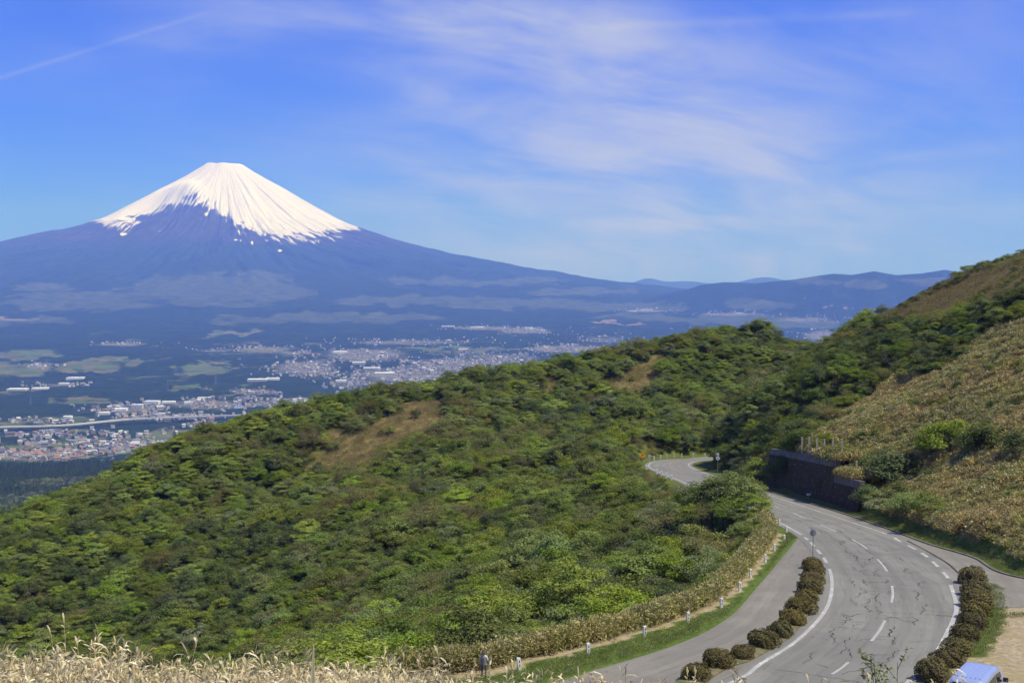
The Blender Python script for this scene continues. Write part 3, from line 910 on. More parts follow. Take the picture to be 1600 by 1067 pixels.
M['paint_white'] = paint('worn_white_road_paint', (.80, .80, .78))
M['paint_orange'] = paint('worn_orange_road_paint', (.62, .30, .04))
M['crack'] = mat_noise('open_crack', (.030, .029, .028), (.055, .052, .05), 4, 0.95)

lay = strip('lay_by', layby_edge, np.array([p for p in left_line if p[1] < 152 and p[1] > 36]), 0.02, M['layby'])
tag(lay, 'worn grey lay-by between the grass verge and the left planting strip', kind='structure')
rl = right_line[(right_line[:, 1] > 40) & (right_line[:, 1] < 212)]
rl = right_line[(right_line[:, 1] > 101) & (right_line[:, 1] < 212)]
right_layby_b = right_layby[right_layby[:, 1] > 103]
lay2 = strip('lay_by', rl, right_layby_b, 0.02, M['layby'])
tag(lay2, 'brownish lay-by on the right side of the road', kind='structure')
eL, eR = offset(left_line, -0.9), offset(right_line, 0.9)
road = strip('road', eL, eR, 0.045, M['road'], n=420)
tag(road, 'cracked grey two-lane mountain road curving away to the far bend', kind='structure')
ZM = 0.062


def ribbon(name, P, width, mat, parent, lift=ZM):
    P = np.asarray(P)
    return strip_thin(name, offset(P, -width / 2), offset(P, width / 2), lift, mat, parent)


def strip_thin(name, A, B, lift, mat, parent):
    V = np.r_[np.c_[A, rz(A[:, 1]) + lift], np.c_[B, rz(B[:, 1]) + lift]]
    n = len(A); i = np.arange(n - 1)
    Fq = np.c_[i, i + n, i + n + 1, i + 1]
    a, b, c = V[Fq[0, 0]], V[Fq[0, 1]], V[Fq[0, 2]]
    if np.cross(b - a, c - a)[2] < 0: Fq = Fq[:, ::-1]
    return link(name, mesh_np(name, V, Fq, mat), parent)


def near_i(P, q):
    return int(np.argmin(np.hypot(P[:, 0] - q[0], P[:, 1] - q[1])))


L2 = resample(left_line, 3000); R2 = resample(right_line, 3000)
iA = near_i(L2, on(1295, 888)); iB = near_i(L2, on(1252, 836))
ribbon('edge_line', L2[:iA:4], 0.32, M['paint_white'], road)
ribbon('edge_line', L2[iB::4], 0.28, M['paint_white'], road)
for a, b in (((1256, 839.5), (1262, 844)), ((1265, 847.5), (1271, 853.5)), ((1276, 859), (1282, 866)), ((1286, 871.5), (1292, 880))):
    i, j = sorted((near_i(L2, on(*a)), near_i(L2, on(*b))))
    ribbon('edge_dash', L2[i:j + 1], 0.34, M['paint_white'], road)
jA = near_i(R2, on(1485, 914)); jB = near_i(R2, on(1386, 835))
ribbon('edge_line', R2[:jA:4], 0.36, M['paint_white'], road)
ribbon('edge_line', R2[jB::4], 0.26, M['paint_white'], road)
for a, b in (((1395, 840.5), (1409, 847)), ((1418, 852.5), (1431, 859)), ((1438, 864), (1450, 871)), ((1456, 877.5), (1467, 886)), ((1472, 894), (1480, 904))):
    i, j = sorted((near_i(R2, on(*a)), near_i(R2, on(*b))))
    ribbon('edge_dash', R2[i:j + 1], 0.36, M['paint_white'], road)
for pts in (((1210, 790.5), (1217, 793.5)), ((1240, 802), (1258, 811)), ((1282, 820), (1307, 831)), ((1331, 843), (1344, 850), (1355, 858)), ((1371, 874), (1380, 884), (1386, 893)),
            ((1394, 916), (1395, 929), (1393, 942)), ((1383, 970), (1374, 986), (1362, 1002)), ((1326, 1035), (1314, 1045), (1300, 1054))):
    ribbon('lane_dash', spline([on(*p) for p in pts], 0.4), 0.22, M['paint_white'], road)
# faint worn-out rest of an older edge line on the right
cen = (resample(left_line, 1500) + resample(right_line, 1500)) / 2
k0 = near_i(cen, (38.5, 262))
ribbon('centre_line', cen[k0:1490:3], 0.2, M['paint_orange'], road)

# cracks: wandering narrow strips, one joined part
cm = MB()
MID = resample((resample(left_line, 1500) + resample(right_line, 1500)) / 2, 1500)
TAN = np.gradient(MID, axis=0); TAN /= np.hypot(*TAN.T)[:, None]
NOR = np.c_[TAN[:, 1], -TAN[:, 0]]
HW = np.hypot(*(resample(left_line, 1500) - resample(right_line, 1500)).T) / 2
step_m = np.hypot(*(MID[1] - MID[0]))


def rpt(s, t):
    i = np.clip(s / step_m, 0, 1498).astype(int)
    return MID[i] + NOR[i] * np.clip(t, -HW[i] - .8, HW[i] + .8)[:, None]


def crack(s0, t0, n, ds, dt, wob, wid):
    k = np.arange(n)
    s = s0 + ds * k + np.cumsum(rng.normal(0, wob, n)); t = t0 + dt * k + np.cumsum(rng.normal(0, wob, n))
    P = rpt(s, t)
    w = wid * (0.35 + rng.random(n)) * np.sin(np.clip((k + .5) / n, 0, 1) * math.pi) ** .5
    d = np.gradient(P, axis=0); d /= np.hypot(*d.T)[:, None] + 1e-6
    nn = np.c_[d[:, 1], -d[:, 0]] * w[:, None] / 2
    for q in range(n - 1):
        a, b, c, e = P[q] - nn[q], P[q] + nn[q], P[q + 1] + nn[q + 1], P[q + 1] - nn[q + 1]
        cm.add([(v[0], v[1], rz(v[1]) + 0.052) for v in (a, b, c, e)], [(0, 1, 2, 3)])


S0 = near_i(MID, (20, 78)) * step_m; S1 = near_i(MID, (41, 225)) * step_m
for s in np.arange(S0, S1, 2.6):                      # across the lanes
    s += rng.normal(0, 1.2)
    for q in range(rng.integers(0, 3)):
        ln = rng.integers(8, 26)
        crack(s + rng.normal(0, .3), rng.uniform(-5.5, 3), ln, rng.normal(0, .03), 0.26, .045, rng.uniform(.035, .075))
for t in (-2.6, -1.9, 2.3, 0.15):                     # along the wheel tracks
    s = S0 + rng.uniform(0, 6)
    while s < S1:
        ln = rng.integers(9, 26)
        crack(s, t + rng.normal(0, .35), ln, 0.24, 0.0, .13, rng.uniform(.06, .15))
        if rng.random() < .5: crack(s + 1.5, t + rng.normal(0, .5), rng.integers(6, 14), .12, rng.choice([-.22, .22]), .13, rng.uniform(.05, .1))
        s += ln * .24 + rng.uniform(0, 5)
# the long dark joint between the road and the right lay-by
jp = spline([on(*p) for p in ((1418, 845), (1450, 862), (1480, 880), (1497, 895))], .4)
for q in range(len(jp) - 1):
    w = .11
    a, b = jp[q], jp[q + 1]
    cm.add([(a[0] - w, a[1], rz(a[1]) + .052), (a[0] + w, a[1], rz(a[1]) + .052), (b[0] + w, b[1], rz(b[1]) + .052), (b[0] - w, b[1], rz(b[1]) + .052)], [(0, 1, 2, 3)])
co = cm.obj('crack', M['crack'], road); tag(co, kind='stuff')


# gutter and low concrete edge at the foot of the right hill
def kerb(name, P, w, h, mat, label, base=0.0):
    P = np.asarray(P)
    A, B = offset(P, -w / 2), offset(P, w / 2)
    n = len(P)
    z = rz(P[:, 1]) + base
    V = np.concatenate([np.c_[A, z - .1], np.c_[A, z + h], np.c_[B, z + h], np.c_[B, z - .1]])
    i = np.arange(n - 1)
    Fq = np.concatenate([np.c_[i + k * n, i + 1 + k * n, i + 1 + (k + 1) * n, i + (k + 1) * n] for k in range(3)])
    return tag(link(name, mesh_np(name, V, Fq, mat)), label, kind='structure')


rk = right_layby[right_layby[:, 1] > 108]
kerb('kerb', rk, 0.3, 0.14, M['concrete'], 'low concrete kerb at the foot of the right-hand slope')

# planting strips under the clipped bushes
M['mulch'] = mat_noise('planting_soil', (.075, .085, .030), (.17, .14, .085), 1.4, 0.95, bump=0.8)
LB = [(1087, 1062, 42), (1122, 1042, 46), (1160, 1029, 34), (1193, 1011, 46), (1219, 995, 38), (1237, 976, 40), (1250, 958, 38), (1260, 941, 36), (1265, 926, 36), (1269, 911, 34), (1271, 899, 32), (1269, 888, 30)]
RB = [(1519, 911, 40), (1524, 930, 43), (1527, 948, 44), (1525, 966, 42), (1518, 983, 42), (1508, 1001, 43), (1496, 1021, 45), (1480, 1041, 48), (1456, 1062, 52)]


def island(px, wid, label):
    P = spline([on(a, b) for a, b, _ in px], .6)
    t0 = P[0] + (P[0] - P[6]) / 3.6 * 8; P = np.r_[[t0], P]
    A, B = offset(P, -wid / 2), offset(P, wid / 2)
    n = len(P); z = rz(P[:, 1])
    V = np.concatenate([np.c_[A, z], np.c_[A, z + .13], np.c_[P, z + .2], np.c_[B, z + .13], np.c_[B, z]])
    i = np.arange(n - 1)
    Fq = np.concatenate([np.c_[i + k * n, i + 1 + k * n, i + 1 + (k + 1) * n, i + (k + 1) * n] for k in range(4)])
    a, b, c = V[Fq[n, 0]], V[Fq[n, 1]], V[Fq[n, 2]]
    if np.cross(b - a, c - a)[2] < 0: Fq = Fq[:, ::-1]
    tag(link('planting_strip', mesh_np('planting_strip', V, Fq, M['mulch'])), label, kind='structure')
    return P


isl_L = island(LB, 1.5, 'raised planting strip between the left lay-by and the road')
isl_R = island(RB, 1.7, 'raised planting strip along the right edge of the road')


# ------------------------------------------------------------------ plants: shapes
def leaves(P, N, L, Wd, rnd, droop=0.0):
    """kite-shaped leaves at points P with normals N"""
    n = len(P)
    N = N / (np.linalg.norm(N, axis=1)[:, None] + 1e-9)
    t = rnd.normal(size=(n, 3)); t -= (t * N).sum(1)[:, None] * N
    t /= np.linalg.norm(t, axis=1)[:, None] + 1e-9
    b = np.cross(N, t)
    L = L[:, None]; Wd = Wd[:, None]
    V = np.stack([P - t * L * .5, P + b * Wd * .5 + N * L * .08, P + t * L * .5 - N * L * droop, P - b * Wd * .5 + N * L * .08], 1).reshape(-1, 3)
    k = np.arange(n) * 4
    return V, np.c_[k, k + 1, k + 2, k + 3]


def crown_mesh(name, seed, mat, Rr=2.3, Hh=3.0, base=1.1, nclump=34, nleaf=1500, leaf=.30, flat=.42, spread=.5):
    rnd = np.random.default_rng(seed)
    a = rnd.uniform(0, 2 * math.pi, nclump); e = np.arcsin(rnd.uniform(-.15, 1, nclump))
    q = rnd.uniform(.45, 1.05, nclump) ** .7
    lob = .75 + .5 * fbm(a * .8 + seed, e * 1.3, 3, seed)
    c = np.c_[np.cos(a) * np.cos(e) * Rr * q * lob, np.sin(a) * np.cos(e) * Rr * q * lob, base + Hh * .3 + np.sin(e) * Hh * .7 * q * lob]
    w = rnd.uniform(.4, 1.3, nclump); w /= w.sum()
    idx = rnd.choice(nclump, nleaf, p=w)
    off = rnd.normal(size=(nleaf, 3)); off /= np.linalg.norm(off, axis=1)[:, None]
    off *= (rnd.random(nleaf) ** .45)[:, None]
    sz = rnd.uniform(.7, 1.25, nclump)[idx][:, None]
    d = off * np.array([spread * 1.5, spread * 1.5, spread * 1.5 * flat]) * sz
    P = c[idx] + d
    out = P - np.array([0, 0, base + Hh * .25]); out /= np.linalg.norm(out, axis=1)[:, None] + 1e-9
    N = out * .40 + off * .35 + np.array([0, 0, .75]) + rnd.normal(size=(nleaf, 3)) * .42
    L = leaf * rnd.uniform(.6, 1.4, nleaf)
    V, Fq = leaves(P, N, L, L * rnd.uniform(.5, .8, nleaf), rnd, .12)
    return mesh_np(name, V, Fq, mat), c


def trunk_mesh(name, seed, mat, c, base=1.1, Hh=3.0, r=.11):
    rnd = np.random.default_rng(seed + 900)
    b = MB()
    top = Vector((rnd.normal(0, .15), rnd.normal(0, .15), base + Hh * .25))
    b.tube((0, 0, -.6), top * .5 + Vector((0, 0, 0)), r, r * .75, 6, False)
    b.tube(top * .5, top, r * .75, r * .55, 6, False)
    for k in rnd.choice(len(c), min(9, len(c)), replace=False):
        s = top * rnd.uniform(.55, 1.0)
        b.tube(s, Vector(c[k]), r * .42, r * .12, 4, False)
    return b.mesh(name, mat, True)


def bare_mesh(name, seed, mat, Hh=3.6, depth=5):
    rnd = random.Random(seed)
    b = MB()

    def grow(p, d, ln, r, k):
        q = p + d * ln
        b.tube(p, q, r, r * .65, 3 if k < 4 else 4, False)
        if k == 0: return
        for _ in range(3 if k > 1 else 4):
            nd = (d + Vector((rnd.gauss(0, .5), rnd.gauss(0, .5), rnd.gauss(.12, .3)))).normalized()
            grow(p + d * ln * rnd.uniform(.55, 1), nd, ln * rnd.uniform(.6, .8), r * .55, k - 1)
    for k in range(3):
        grow(Vector((rnd.gauss(0, .15), rnd.gauss(0, .15), -.4)), Vector((rnd.gauss(0, .35), rnd.gauss(0, .35), 1)).normalized(), Hh * .34, .06, depth - 1)
    return b.mesh(name, mat)


KINDS = {}      # kind -> list of (crown mesh, trunk mesh)
specs = [('mid', 'leaf_mid', 3, dict(nleaf=3600, leaf=.19, spread=.56)), ('dark', 'leaf_dark', 2, dict(nleaf=3600, flat=.7, leaf=.17, Hh=2.8)), ('lime', 'leaf_lime', 2, dict(flat=.30, nclump=30, nleaf=3200, leaf=.18)),
         ('olive', 'leaf_olive', 2, dict(nleaf=2700, leaf=.15, spread=.66, flat=.55)), ('grey', 'leaf_grey', 1, dict(nleaf=2400, leaf=.17, flat=.35))]
sd_ = 10
for kd, mt, n, kw in specs:
    KINDS[kd] = []
    for q in range(n):
        sd_ += 1
        cmh, cc = crown_mesh('crown', sd_, M[mt], **kw)
        KINDS[kd].append((cmh, trunk_mesh('trunk', sd_, M['bark'], cc)))
KINDS['bare'] = [(bare_mesh('bare_branches', 5, M['bark_pale']), None)]


def conifer_mesh(name, seed):
    rnd = np.random.default_rng(seed); n = 420
    h = rnd.random(n) ** .8 * .97; a = rnd.uniform(0, 6.283, n); r = (1 - h) * 2.6 * rnd.uniform(.4, 1, n) + .1
    P = np.c_[np.cos(a) * r, np.sin(a) * r, 2 + h * 15]
    N = np.c_[np.cos(a), np.sin(a), np.full(n, .9)] + rnd.normal(size=(n, 3)) * .3
    L = rnd.uniform(.9, 1.8, n) * (1.2 - h * .6)
    V, Fq = leaves(P, N, L, L * .6, rnd, .3)
    b = MB(); b.tube((0, 0, -1), (0, 0, 15), .25, .05, 5, False)
    k = len(V)
    return mesh_np(name, np.r_[V, np.array(b.V)], np.r_[Fq, np.array(b.F) + k], M['conifer'])


def blades_clump(name, seed, mat, n=70, rad=.55, hgt=.9, L=.24, Wd=.05, up=.5, low=.25):
    """a clump of bamboo-grass leaves"""
    rnd = np.random.default_rng(seed)
    a = rnd.uniform(0, 6.283, n); r = rad * np.sqrt(rnd.random(n))
    z = hgt * (low + (1 - low) * rnd.random(n) ** .6) * (1 - .35 * (r / rad) ** 2)
    P = np.c_[np.cos(a) * r, np.sin(a) * r, z]
    d = rnd.normal(size=(n, 3)) * .7; d[:, 2] = np.abs(d[:, 2]) * .6 + up
    d /= np.linalg.norm(d, axis=1)[:, None]
    s = np.cross(d, rnd.normal(size=(n, 3))); s /= np.linalg.norm(s, axis=1)[:, None]
    ln = (L * rnd.uniform(.6, 1.3, n))[:, None]; w = (Wd * rnd.uniform(.7, 1.3, n))[:, None]
    tip = P + d * ln; tip[:, 2] -= ln[:, 0] * rnd.uniform(0, .5, n)
    mid = P + d * ln * .45
    V = np.stack([P, mid + s * w * .5, tip, mid - s * w * .5], 1).reshape(-1, 3)
    k = np.arange(n) * 4
    return mesh_np(name, V, np.c_[k, k + 1, k + 2, k + 3], mat)


def culm_mesh(name, seed, n_stem=6, hgt=1.15, rad=.22, per=17, L=.125, Wd=.0175):
    """dry bamboo grass close to the viewer: stems with pointed, folded leaves"""
    rnd = np.random.default_rng(seed)
    b = MB()
    for k in range(n_stem):
        p = Vector((rnd.normal(0, rad), rnd.normal(0, rad), -.25)); h = hgt * rnd.uniform(.72, 1.08)
        lean = Vector((rnd.normal(0, .11), rnd.normal(0, .11), 1.0))
        q = p + lean * (h + .25)
        mid = p + (q - p) * .55 + Vector((rnd.normal(0, .02), rnd.normal(0, .02), 0))
        b.tube(p, mid, .0042, .0036, 4, False); b.tube(mid, q, .0036, .0016, 4, False)
        az0 = rnd.uniform(0, 6.28)
        for j in range(per):
            f = rnd.uniform(.42, 1.0) ** .8
            o = mid + (q - mid) * ((f - .5) * 2) if f > .5 else p + (mid - p) * (f * 2)
            az = az0 + (j % 2) * math.pi + rnd.normal(0, .8)
            el = rnd.uniform(.1, 1.25)
            d = Vector((math.cos(az) * math.cos(el), math.sin(az) * math.cos(el), math.sin(el)))
            s = d.cross(Vector((0, 0, 1))).normalized()
            s = (s + Vector((rnd.normal(0, .5), rnd.normal(0, .5), rnd.normal(0, .5)))).normalized(); s = (s - d * s.dot(d)).normalized()
            u = s.cross(d)
            ln = L * rnd.uniform(.55, 1.35); w = Wd * rnd.uniform(.6, 1.25)
            dr = rnd.uniform(.0, .5) * ln
            a1 = o + d * ln * .35; a2 = o + d * ln * .72 - Vector((0, 0, dr * .35)); a3 = o + d * ln - Vector((0, 0, dr))
            b.add([o, a1 + s * w * .5 + u * w * .15, a1 - s * w * .5 + u * w * .15, a2 + s * w * .38, a2 - s * w * .38, a3], [(0, 1, 2), (1, 3, 4, 2), (3, 5, 4)])
    return b.mesh(name, M['straw'])


def bush_mesh(name, seed, mat, Rr=.95, Hh=1.15, n=2600, leaf=.10):
    rnd = np.random.default_rng(seed)
    a = rnd.uniform(0, 6.283, n); e = np.arcsin(rnd.uniform(-.25, 1, n))
    lob = 1 + .30 * (fbm(np.cos(a) * 2.2 + seed, np.sin(a) * 2.2 + e * 2, 3, seed) - .5) * 2
    rr = lob * (.86 + .16 * rnd.random(n) ** .5)
    fl = np.abs(np.sin(e)) ** .85 * np.sign(np.sin(e))
    P = np.c_[np.cos(a) * np.cos(e) ** .95 * Rr * rr, np.sin(a) * np.cos(e) ** .95 * Rr * rr, .28 * Hh + fl * Hh * .72 * rr]
    N = np.c_[np.cos(a) * np.cos(e), np.sin(a) * np.cos(e), np.sin(e) + .2] + rnd.normal(size=(n, 3)) * .55
    L = leaf * rnd.uniform(.6, 1.6, n)
    V, Fq = leaves(P, N, L, L * .55, rnd)
    return mesh_np(name, V, Fq, mat)


def core_mesh(name, mat, Rr=.95, Hh=1.15):
    V, Fc = [], []
    nu, nv = 14, 7
    for j in range(nv + 1):
        e = -.35 + (math.pi / 2 + .35) * j / nv
        for i in range(nu):
            a = 2 * math.pi * i / nu; q = .84 * (1 + .06 * math.sin(3 * a + j))
            V.append((math.cos(a) * max(0.0, math.cos(e)) * Rr * q, math.sin(a) * max(0.0, math.cos(e)) * Rr * q, .28 * Hh + math.sin(e) * Hh * .72 * q))
    for j in range(nv):
        for i in range(nu): Fc.append((j * nu + i, j * nu + (i + 1) % nu, (j + 1) * nu + (i + 1) % nu, (j + 1) * nu + i))
    return mesh_np(name, V, Fc, mat, smooth=True)


# ------------------------------------------------------------------ plants: scattering of uncountable cover
def scatter(name, protos, pts, rot, scl, idx, label, cat):
    coll = bpy.data.collections.new(name + '_shapes')
    for k, me in enumerate(protos):
        if isinstance(me, tuple):      # crown and trunk joined for instancing
            a, t = me
            V = np.empty(len(a.vertices) * 3, np.float32); a.vertices.foreach_get('co', V)
            fa = [tuple(p.vertices) for p in a.polygons]; mi = [0] * len(fa); V = V.reshape(-1, 3); mats = [a.materials[0]]
            if t is not None:
                V2 = np.empty(len(t.vertices) * 3, np.float32); t.vertices.foreach_get('co', V2)
                fa += [tuple(i + len(V) for i in p.vertices) for p in t.polygons]; mi += [1] * len(t.polygons); V = np.r_[V, V2.reshape(-1, 3)]; mats.append(t.materials[0])
            me = mesh_np(name + '_shape', V, fa, mats, matidx=mi)
        coll.objects.link(bpy.data.objects.new('%s_shape_%02d' % (name, k), me))
    me = bpy.data.meshes.new(name)
    n = len(pts)
    me.vertices.add(n); me.vertices.foreach_set('co', np.asarray(pts, np.float32).ravel())
    a = me.attributes.new('rot', 'FLOAT_VECTOR', 'POINT'); a.data.foreach_set('vector', np.asarray(rot, np.float32).ravel())
    a = me.attributes.new('scl', 'FLOAT_VECTOR', 'POINT'); a.data.foreach_set('vector', np.asarray(scl, np.float32).ravel())
    a = me.attributes.new('pick', 'INT', 'POINT'); a.data.foreach_set('value', np.asarray(idx, np.int32))
    o = link(name, me)
    g = bpy.data.node_groups.new(name, 'GeometryNodeTree')
    g.interface.new_socket('Geometry', in_out='INPUT', socket_type='NodeSocketGeometry')
    g.interface.new_socket('Geometry', in_out='OUTPUT', socket_type='NodeSocketGeometry')
    N = g.nodes; Lk = g.links
    gi = N.new('NodeGroupInput'); go = N.new('NodeGroupOutput')
    ci = N.new('GeometryNodeCollectionInfo'); ci.inputs['Collection'].default_value = coll
    ci.inputs['Separate Children'].default_value = True; ci.inputs['Reset Children'].default_value = True
    ip = N.new('GeometryNodeInstanceOnPoints'); ip.inputs['Pick Instance'].default_value = True

    def na(nm, ty):
        q = N.new('GeometryNodeInputNamedAttribute'); q.data_type = ty; q.inputs['Name'].default_value = nm
        return q.outputs['Attribute']
    Lk.new(gi.outputs[0], ip.inputs['Points']); Lk.new(ci.outputs[0], ip.inputs['Instance'])
    Lk.new(na('pick', 'INT'), ip.inputs['Instance Index'])
    e2r = N.new('FunctionNodeEulerToRotation'); Lk.new(na('rot', 'FLOAT_VECTOR'), e2r.inputs[0]); Lk.new(e2r.outputs[0], ip.inputs['Rotation'])
    Lk.new(na('scl', 'FLOAT_VECTOR'), ip.inputs['Scale'])
    Lk.new(ip.outputs[0], go.inputs[0])
    md = o.modifiers.new('scatter', 'NODES'); md.node_group = g
    tag(o, label, cat, kind='stuff')
    return o


def jitter(x0, x1, y0, y1, st):
    xs = np.arange(x0, x1, st); ys = np.arange(y0, y1, st)
    X, Y = np.meshgrid(xs, ys)
    X = X.ravel() + rng.uniform(-.48, .48, X.size) * st; Y = Y.ravel() + rng.uniform(-.48, .48, Y.size) * st
    return X, Y


# ---- hillside trees
tx, ty = jitter(-330, 160, 84, 590, 3.05)
tz = H(tx, ty)
sdp = sdist(tx, ty, bench_poly)
znp = zone(tx, ty, tz)
px, py = proj(tx, ty, tz)
keep = (sdp > np.where(ty > 190, 1.4, 3.2)) & (px > -260) & (px < 1900) & ~((tx > -25) & (ty < 95) & (tx < 60))
# nothing of the woodland stands on the bamboo-grass slope; a few bushes dot the dry patches
keep &= (znp == 0) | ((znp == 2) & (rng.random(len(tx)) < .07))
keep &= ~((tx > 50) & (ty < 185)) & ~((px > 1325) & (py < 503) & (tx > 60) & (ty < 420)) & ~((px > 1360) & (py < 540) & (tx > 60) & (ty < 345) & (rng.random(len(tx)) < .8))
gapn = fbm(tx / 22, ty / 22, 3, 91)
keep &= (gapn < .63) | (rng.random(len(tx)) < .6)
keep &= (ty < 520) | (rng.random(len(tx)) < .35)
topx, topy = proj(tx, ty, tz + 4.4)
# below the far bend only low growth stands, so that the bend stays in view
lowz = ray(px, np.where(px < 1000, 732, 752))[1] * ty
fit = np.where((px > 966) & (px < 1112) & (ty > 120) & (ty < 333), (lowz - tz) / 4.6, 9.0)
keep &= fit > .16
tx, ty, tz, znp, sdp, fit = tx[keep], ty[keep], tz[keep], znp[keep], sdp[keep], fit[keep]
n = len(tx)
kn = fbm(tx / 26, ty / 26, 4, 95); kn2 = fbm(tx / 15, ty / 15, 3, 97); rr = rng.random(n)
kind = np.full(n, 0)
kind[(kn > .52) & (rr < .5)] = 1                                  # dark
kind[(kn2 > .57) & (rr < .55) & (kn <= .56)] = 3                   # olive brown
kind[(rr > .955)] = 4                                              # grey green
px, py = proj(tx, ty, tz)
lime_p = .055 + .16 * sstep(420, 0, px) * sstep(560, 900, py + 100) + .05 * (np.abs(py - (800 - px * .25)) < 60)
kind[(rng.random(n) < lime_p)] = 2
kind[(rr > .982)] = 5                                              # bare
right_t = (tx > 44) & (ty < 300)
kind[right_t & (rng.random(n) < .28)] = 1
kind[right_t & (kind == 2) & (rng.random(n) < .8)] = 0
names = ['mid', 'dark', 'lime', 'olive', 'grey', 'bare']
flat_protos, start = [], {}
for kd in names:
    start[kd] = len(flat_protos); flat_protos += KINDS[kd]
pick = np.array([start[names[k]] + rng.integers(len(KINDS[names[k]])) for k in kind])
scl = rng.lognormal(-.04, .27, n) * np.where(kind == 2, 1.1, 1.0) * np.where(znp == 2, .6, 1.0) * np.where((sdp < 7) & (ty < 190), .72, 1.0) * np.where(right_t, np.where(px > 1330, .62, .88), 1)
scl = np.clip(scl, .45, 1.7)
scl = np.minimum(scl, fit)
sc3 = np.c_[scl * rng.uniform(.9, 1.2, n), scl * rng.uniform(.9, 1.2, n), scl * rng.uniform(.75, 1.1, n)]
rot = np.c_[rng.normal(0, .07, n), rng.normal(0, .07, n), rng.uniform(0, 6.283, n)]

# which trees show, and how large
PXt, PYt = proj(tx, ty, tz + 2.5 * scl)
vis = (PXt > 8) & (PXt < 1592) & (PYt > 380) & (PYt < 1040)
for f in np.linspace(.12, .97, 36):
    vis &= H(tx * f, ty * f) + np.where(sdist(tx * f, ty * f, bench_poly) > 3, 1.2, 0) < (tz + 3.0 * scl) * f
size = np.where(vis, scl / ty, 0)
order = np.argsort(-size)
n_ind = 290
ind = np.zeros(n, bool); ind[order[:n_ind]] = True
LBL = {'mid': 'mid-green leafy tree', 'dark': 'dark evergreen tree', 'lime': 'bright lime-green tree', 'olive': 'thin olive-brown tree', 'grey': 'pale grey-green tree', 'bare': 'bare leafless tree'}
ORD = ['leftmost', 'second', 'third', 'fourth', 'fifth', 'sixth', 'seventh', 'eighth', 'ninth', 'tenth', 'eleventh', 'twelfth', 'thirteenth', 'fourteenth', 'fifteenth', 'sixteenth', 'seventeenth', 'eighteenth', 'nineteenth', 'twentieth', 'twenty-first', 'twenty-second', 'twenty-third', 'twenty-fourth', 'twenty-fifth', 'twenty-sixth', 'twenty-seventh', 'twenty-eighth', 'twenty-ninth', 'thirtieth']


def place_word(x, y, px_, py_):
    if x > 44 and y < 335: return 'above the retaining wall'
    if y > 195 and x > 24: return 'near the far bend'
    marks = ((690, 'the person'), (812, 'the first guard post'), (919, 'the second guard post'), (1007, 'the third guard post'), (1075, 'the fourth guard post'), (1150, 'the sixth guard post'), (1215, 'the upper guard posts'))
    if px_ < 130: m = 'the left end of the dry foreground grass'
    elif px_ < 330: m = 'the tall foreground grass tips'
    elif px_ < 480: m = 'the middle of the dry grass'
    elif px_ < 610: m = 'the upright dry stalk'
    else: m = min(marks, key=lambda t: abs(t[0] - px_))[1]
    base = float(np.interp(px_, [0, 690, 812, 919, 1007, 1075, 1150, 1215], [1020, 1030, 1015, 990, 965, 940, 905, 820]))
    d = base - py_
    return ('just above ' if d < 35 else 'a bit above ' if d < 75 else 'well above ' if d < 130 else 'high above ') + m


def plant_tree(kd, var, loc, rt, sc, label, name='tree', group='trees of the hillside'):
    cr, tr = KINDS[kd][var]
    o = link(name, None, None, loc, rt, sc)
    link('crown' if tr is not None else 'branches', cr, o)
    if tr is not None: link('trunk', tr, o)
    return tag(o, label, 'tree', group)


groups = {}
for i in np.nonzero(ind)[0]:
    groups.setdefault((names[kind[i]], place_word(tx[i], ty[i], PXt[i], PYt[i])), []).append(i)
for (kd, where), lst in groups.items():
    lst.sort(key=lambda i: PXt[i])
    for q, i in enumerate(lst):
        lab = LBL[kd] + ' ' + where
        if len(lst) > 1: lab += ', ' + (ORD[q] + (' from left' if q else '') if q < 30 else 'rightmost')
        plant_tree(kd, int(pick[i] - start[kd]), (tx[i], ty[i], tz[i]), tuple(rot[i]), tuple(sc3[i]), lab)
r_ = ~ind
scatter('woodland', flat_protos, np.c_[tx, ty, tz][r_], rot[r_], sc3[r_], pick[r_], 'dense mixed green woodland covering the left hillside and ridge', 'woodland')

# low growth filling the gaps between the trees
ux_, uy_ = jitter(-230, 150, 84, 500, 2.5)
uz_ = H(ux_, uy_); zu = zone(ux_, uy_, uz_); sdu = sdist(ux_, uy_, bench_poly)
pxu, pyu = proj(ux_, uy_, uz_)
k = (zu == 0) & (sdu > .8) & (pxu > -80) & (pxu < 1680) & ~((ux_ > -25) & (uy_ < 95) & (ux_ < 60)) & ~((ux_ > 50) & (uy_ < 185)) & (rng.random(len(ux_)) < .8)
k |= (zu == 1) & (sdu > 3) & (fbm(ux_ / 11, uy_ / 11, 3, 58) > .57) & (rng.random(len(ux_)) < .55)
k |= (zu == 2) & (ux_ > 60) & (uy_ < 340) & (fbm(ux_ / 9, uy_ / 9, 3, 60) > .53) & (rng.random(len(ux_)) < .6)
lowb = (pxu > 990) & (pxu < 1112) & (uy_ > 225) & (uy_ < 320) & (ux_ > 22)
ux_, uy_, uz_, zu, lowb = ux_[k], uy_[k], uz_[k], zu[k], lowb[k]; n = len(ux_)
un = fbm(ux_ / 20, uy_ / 20, 3, 59)
pk = np.where(un > .55, start['olive'], np.where(rng.random(n) < .2, start['dark'], start['mid'] + rng.integers(0, 3, n)))
s_ = rng.uniform(.32, .6, n) * np.where(zu > 0, .7, 1) * np.where(lowb, .55, 1)
scatter('undergrowth', flat_protos, np.c_[ux_, uy_, uz_ - .35 * s_], np.c_[rng.normal(0, .1, n), rng.normal(0, .1, n), rng.uniform(0, 6.28, n)], np.c_[s_ * 1.25, s_ * 1.25, s_], pk, 'low green undergrowth between the trees of the hillsides', 'undergrowth')

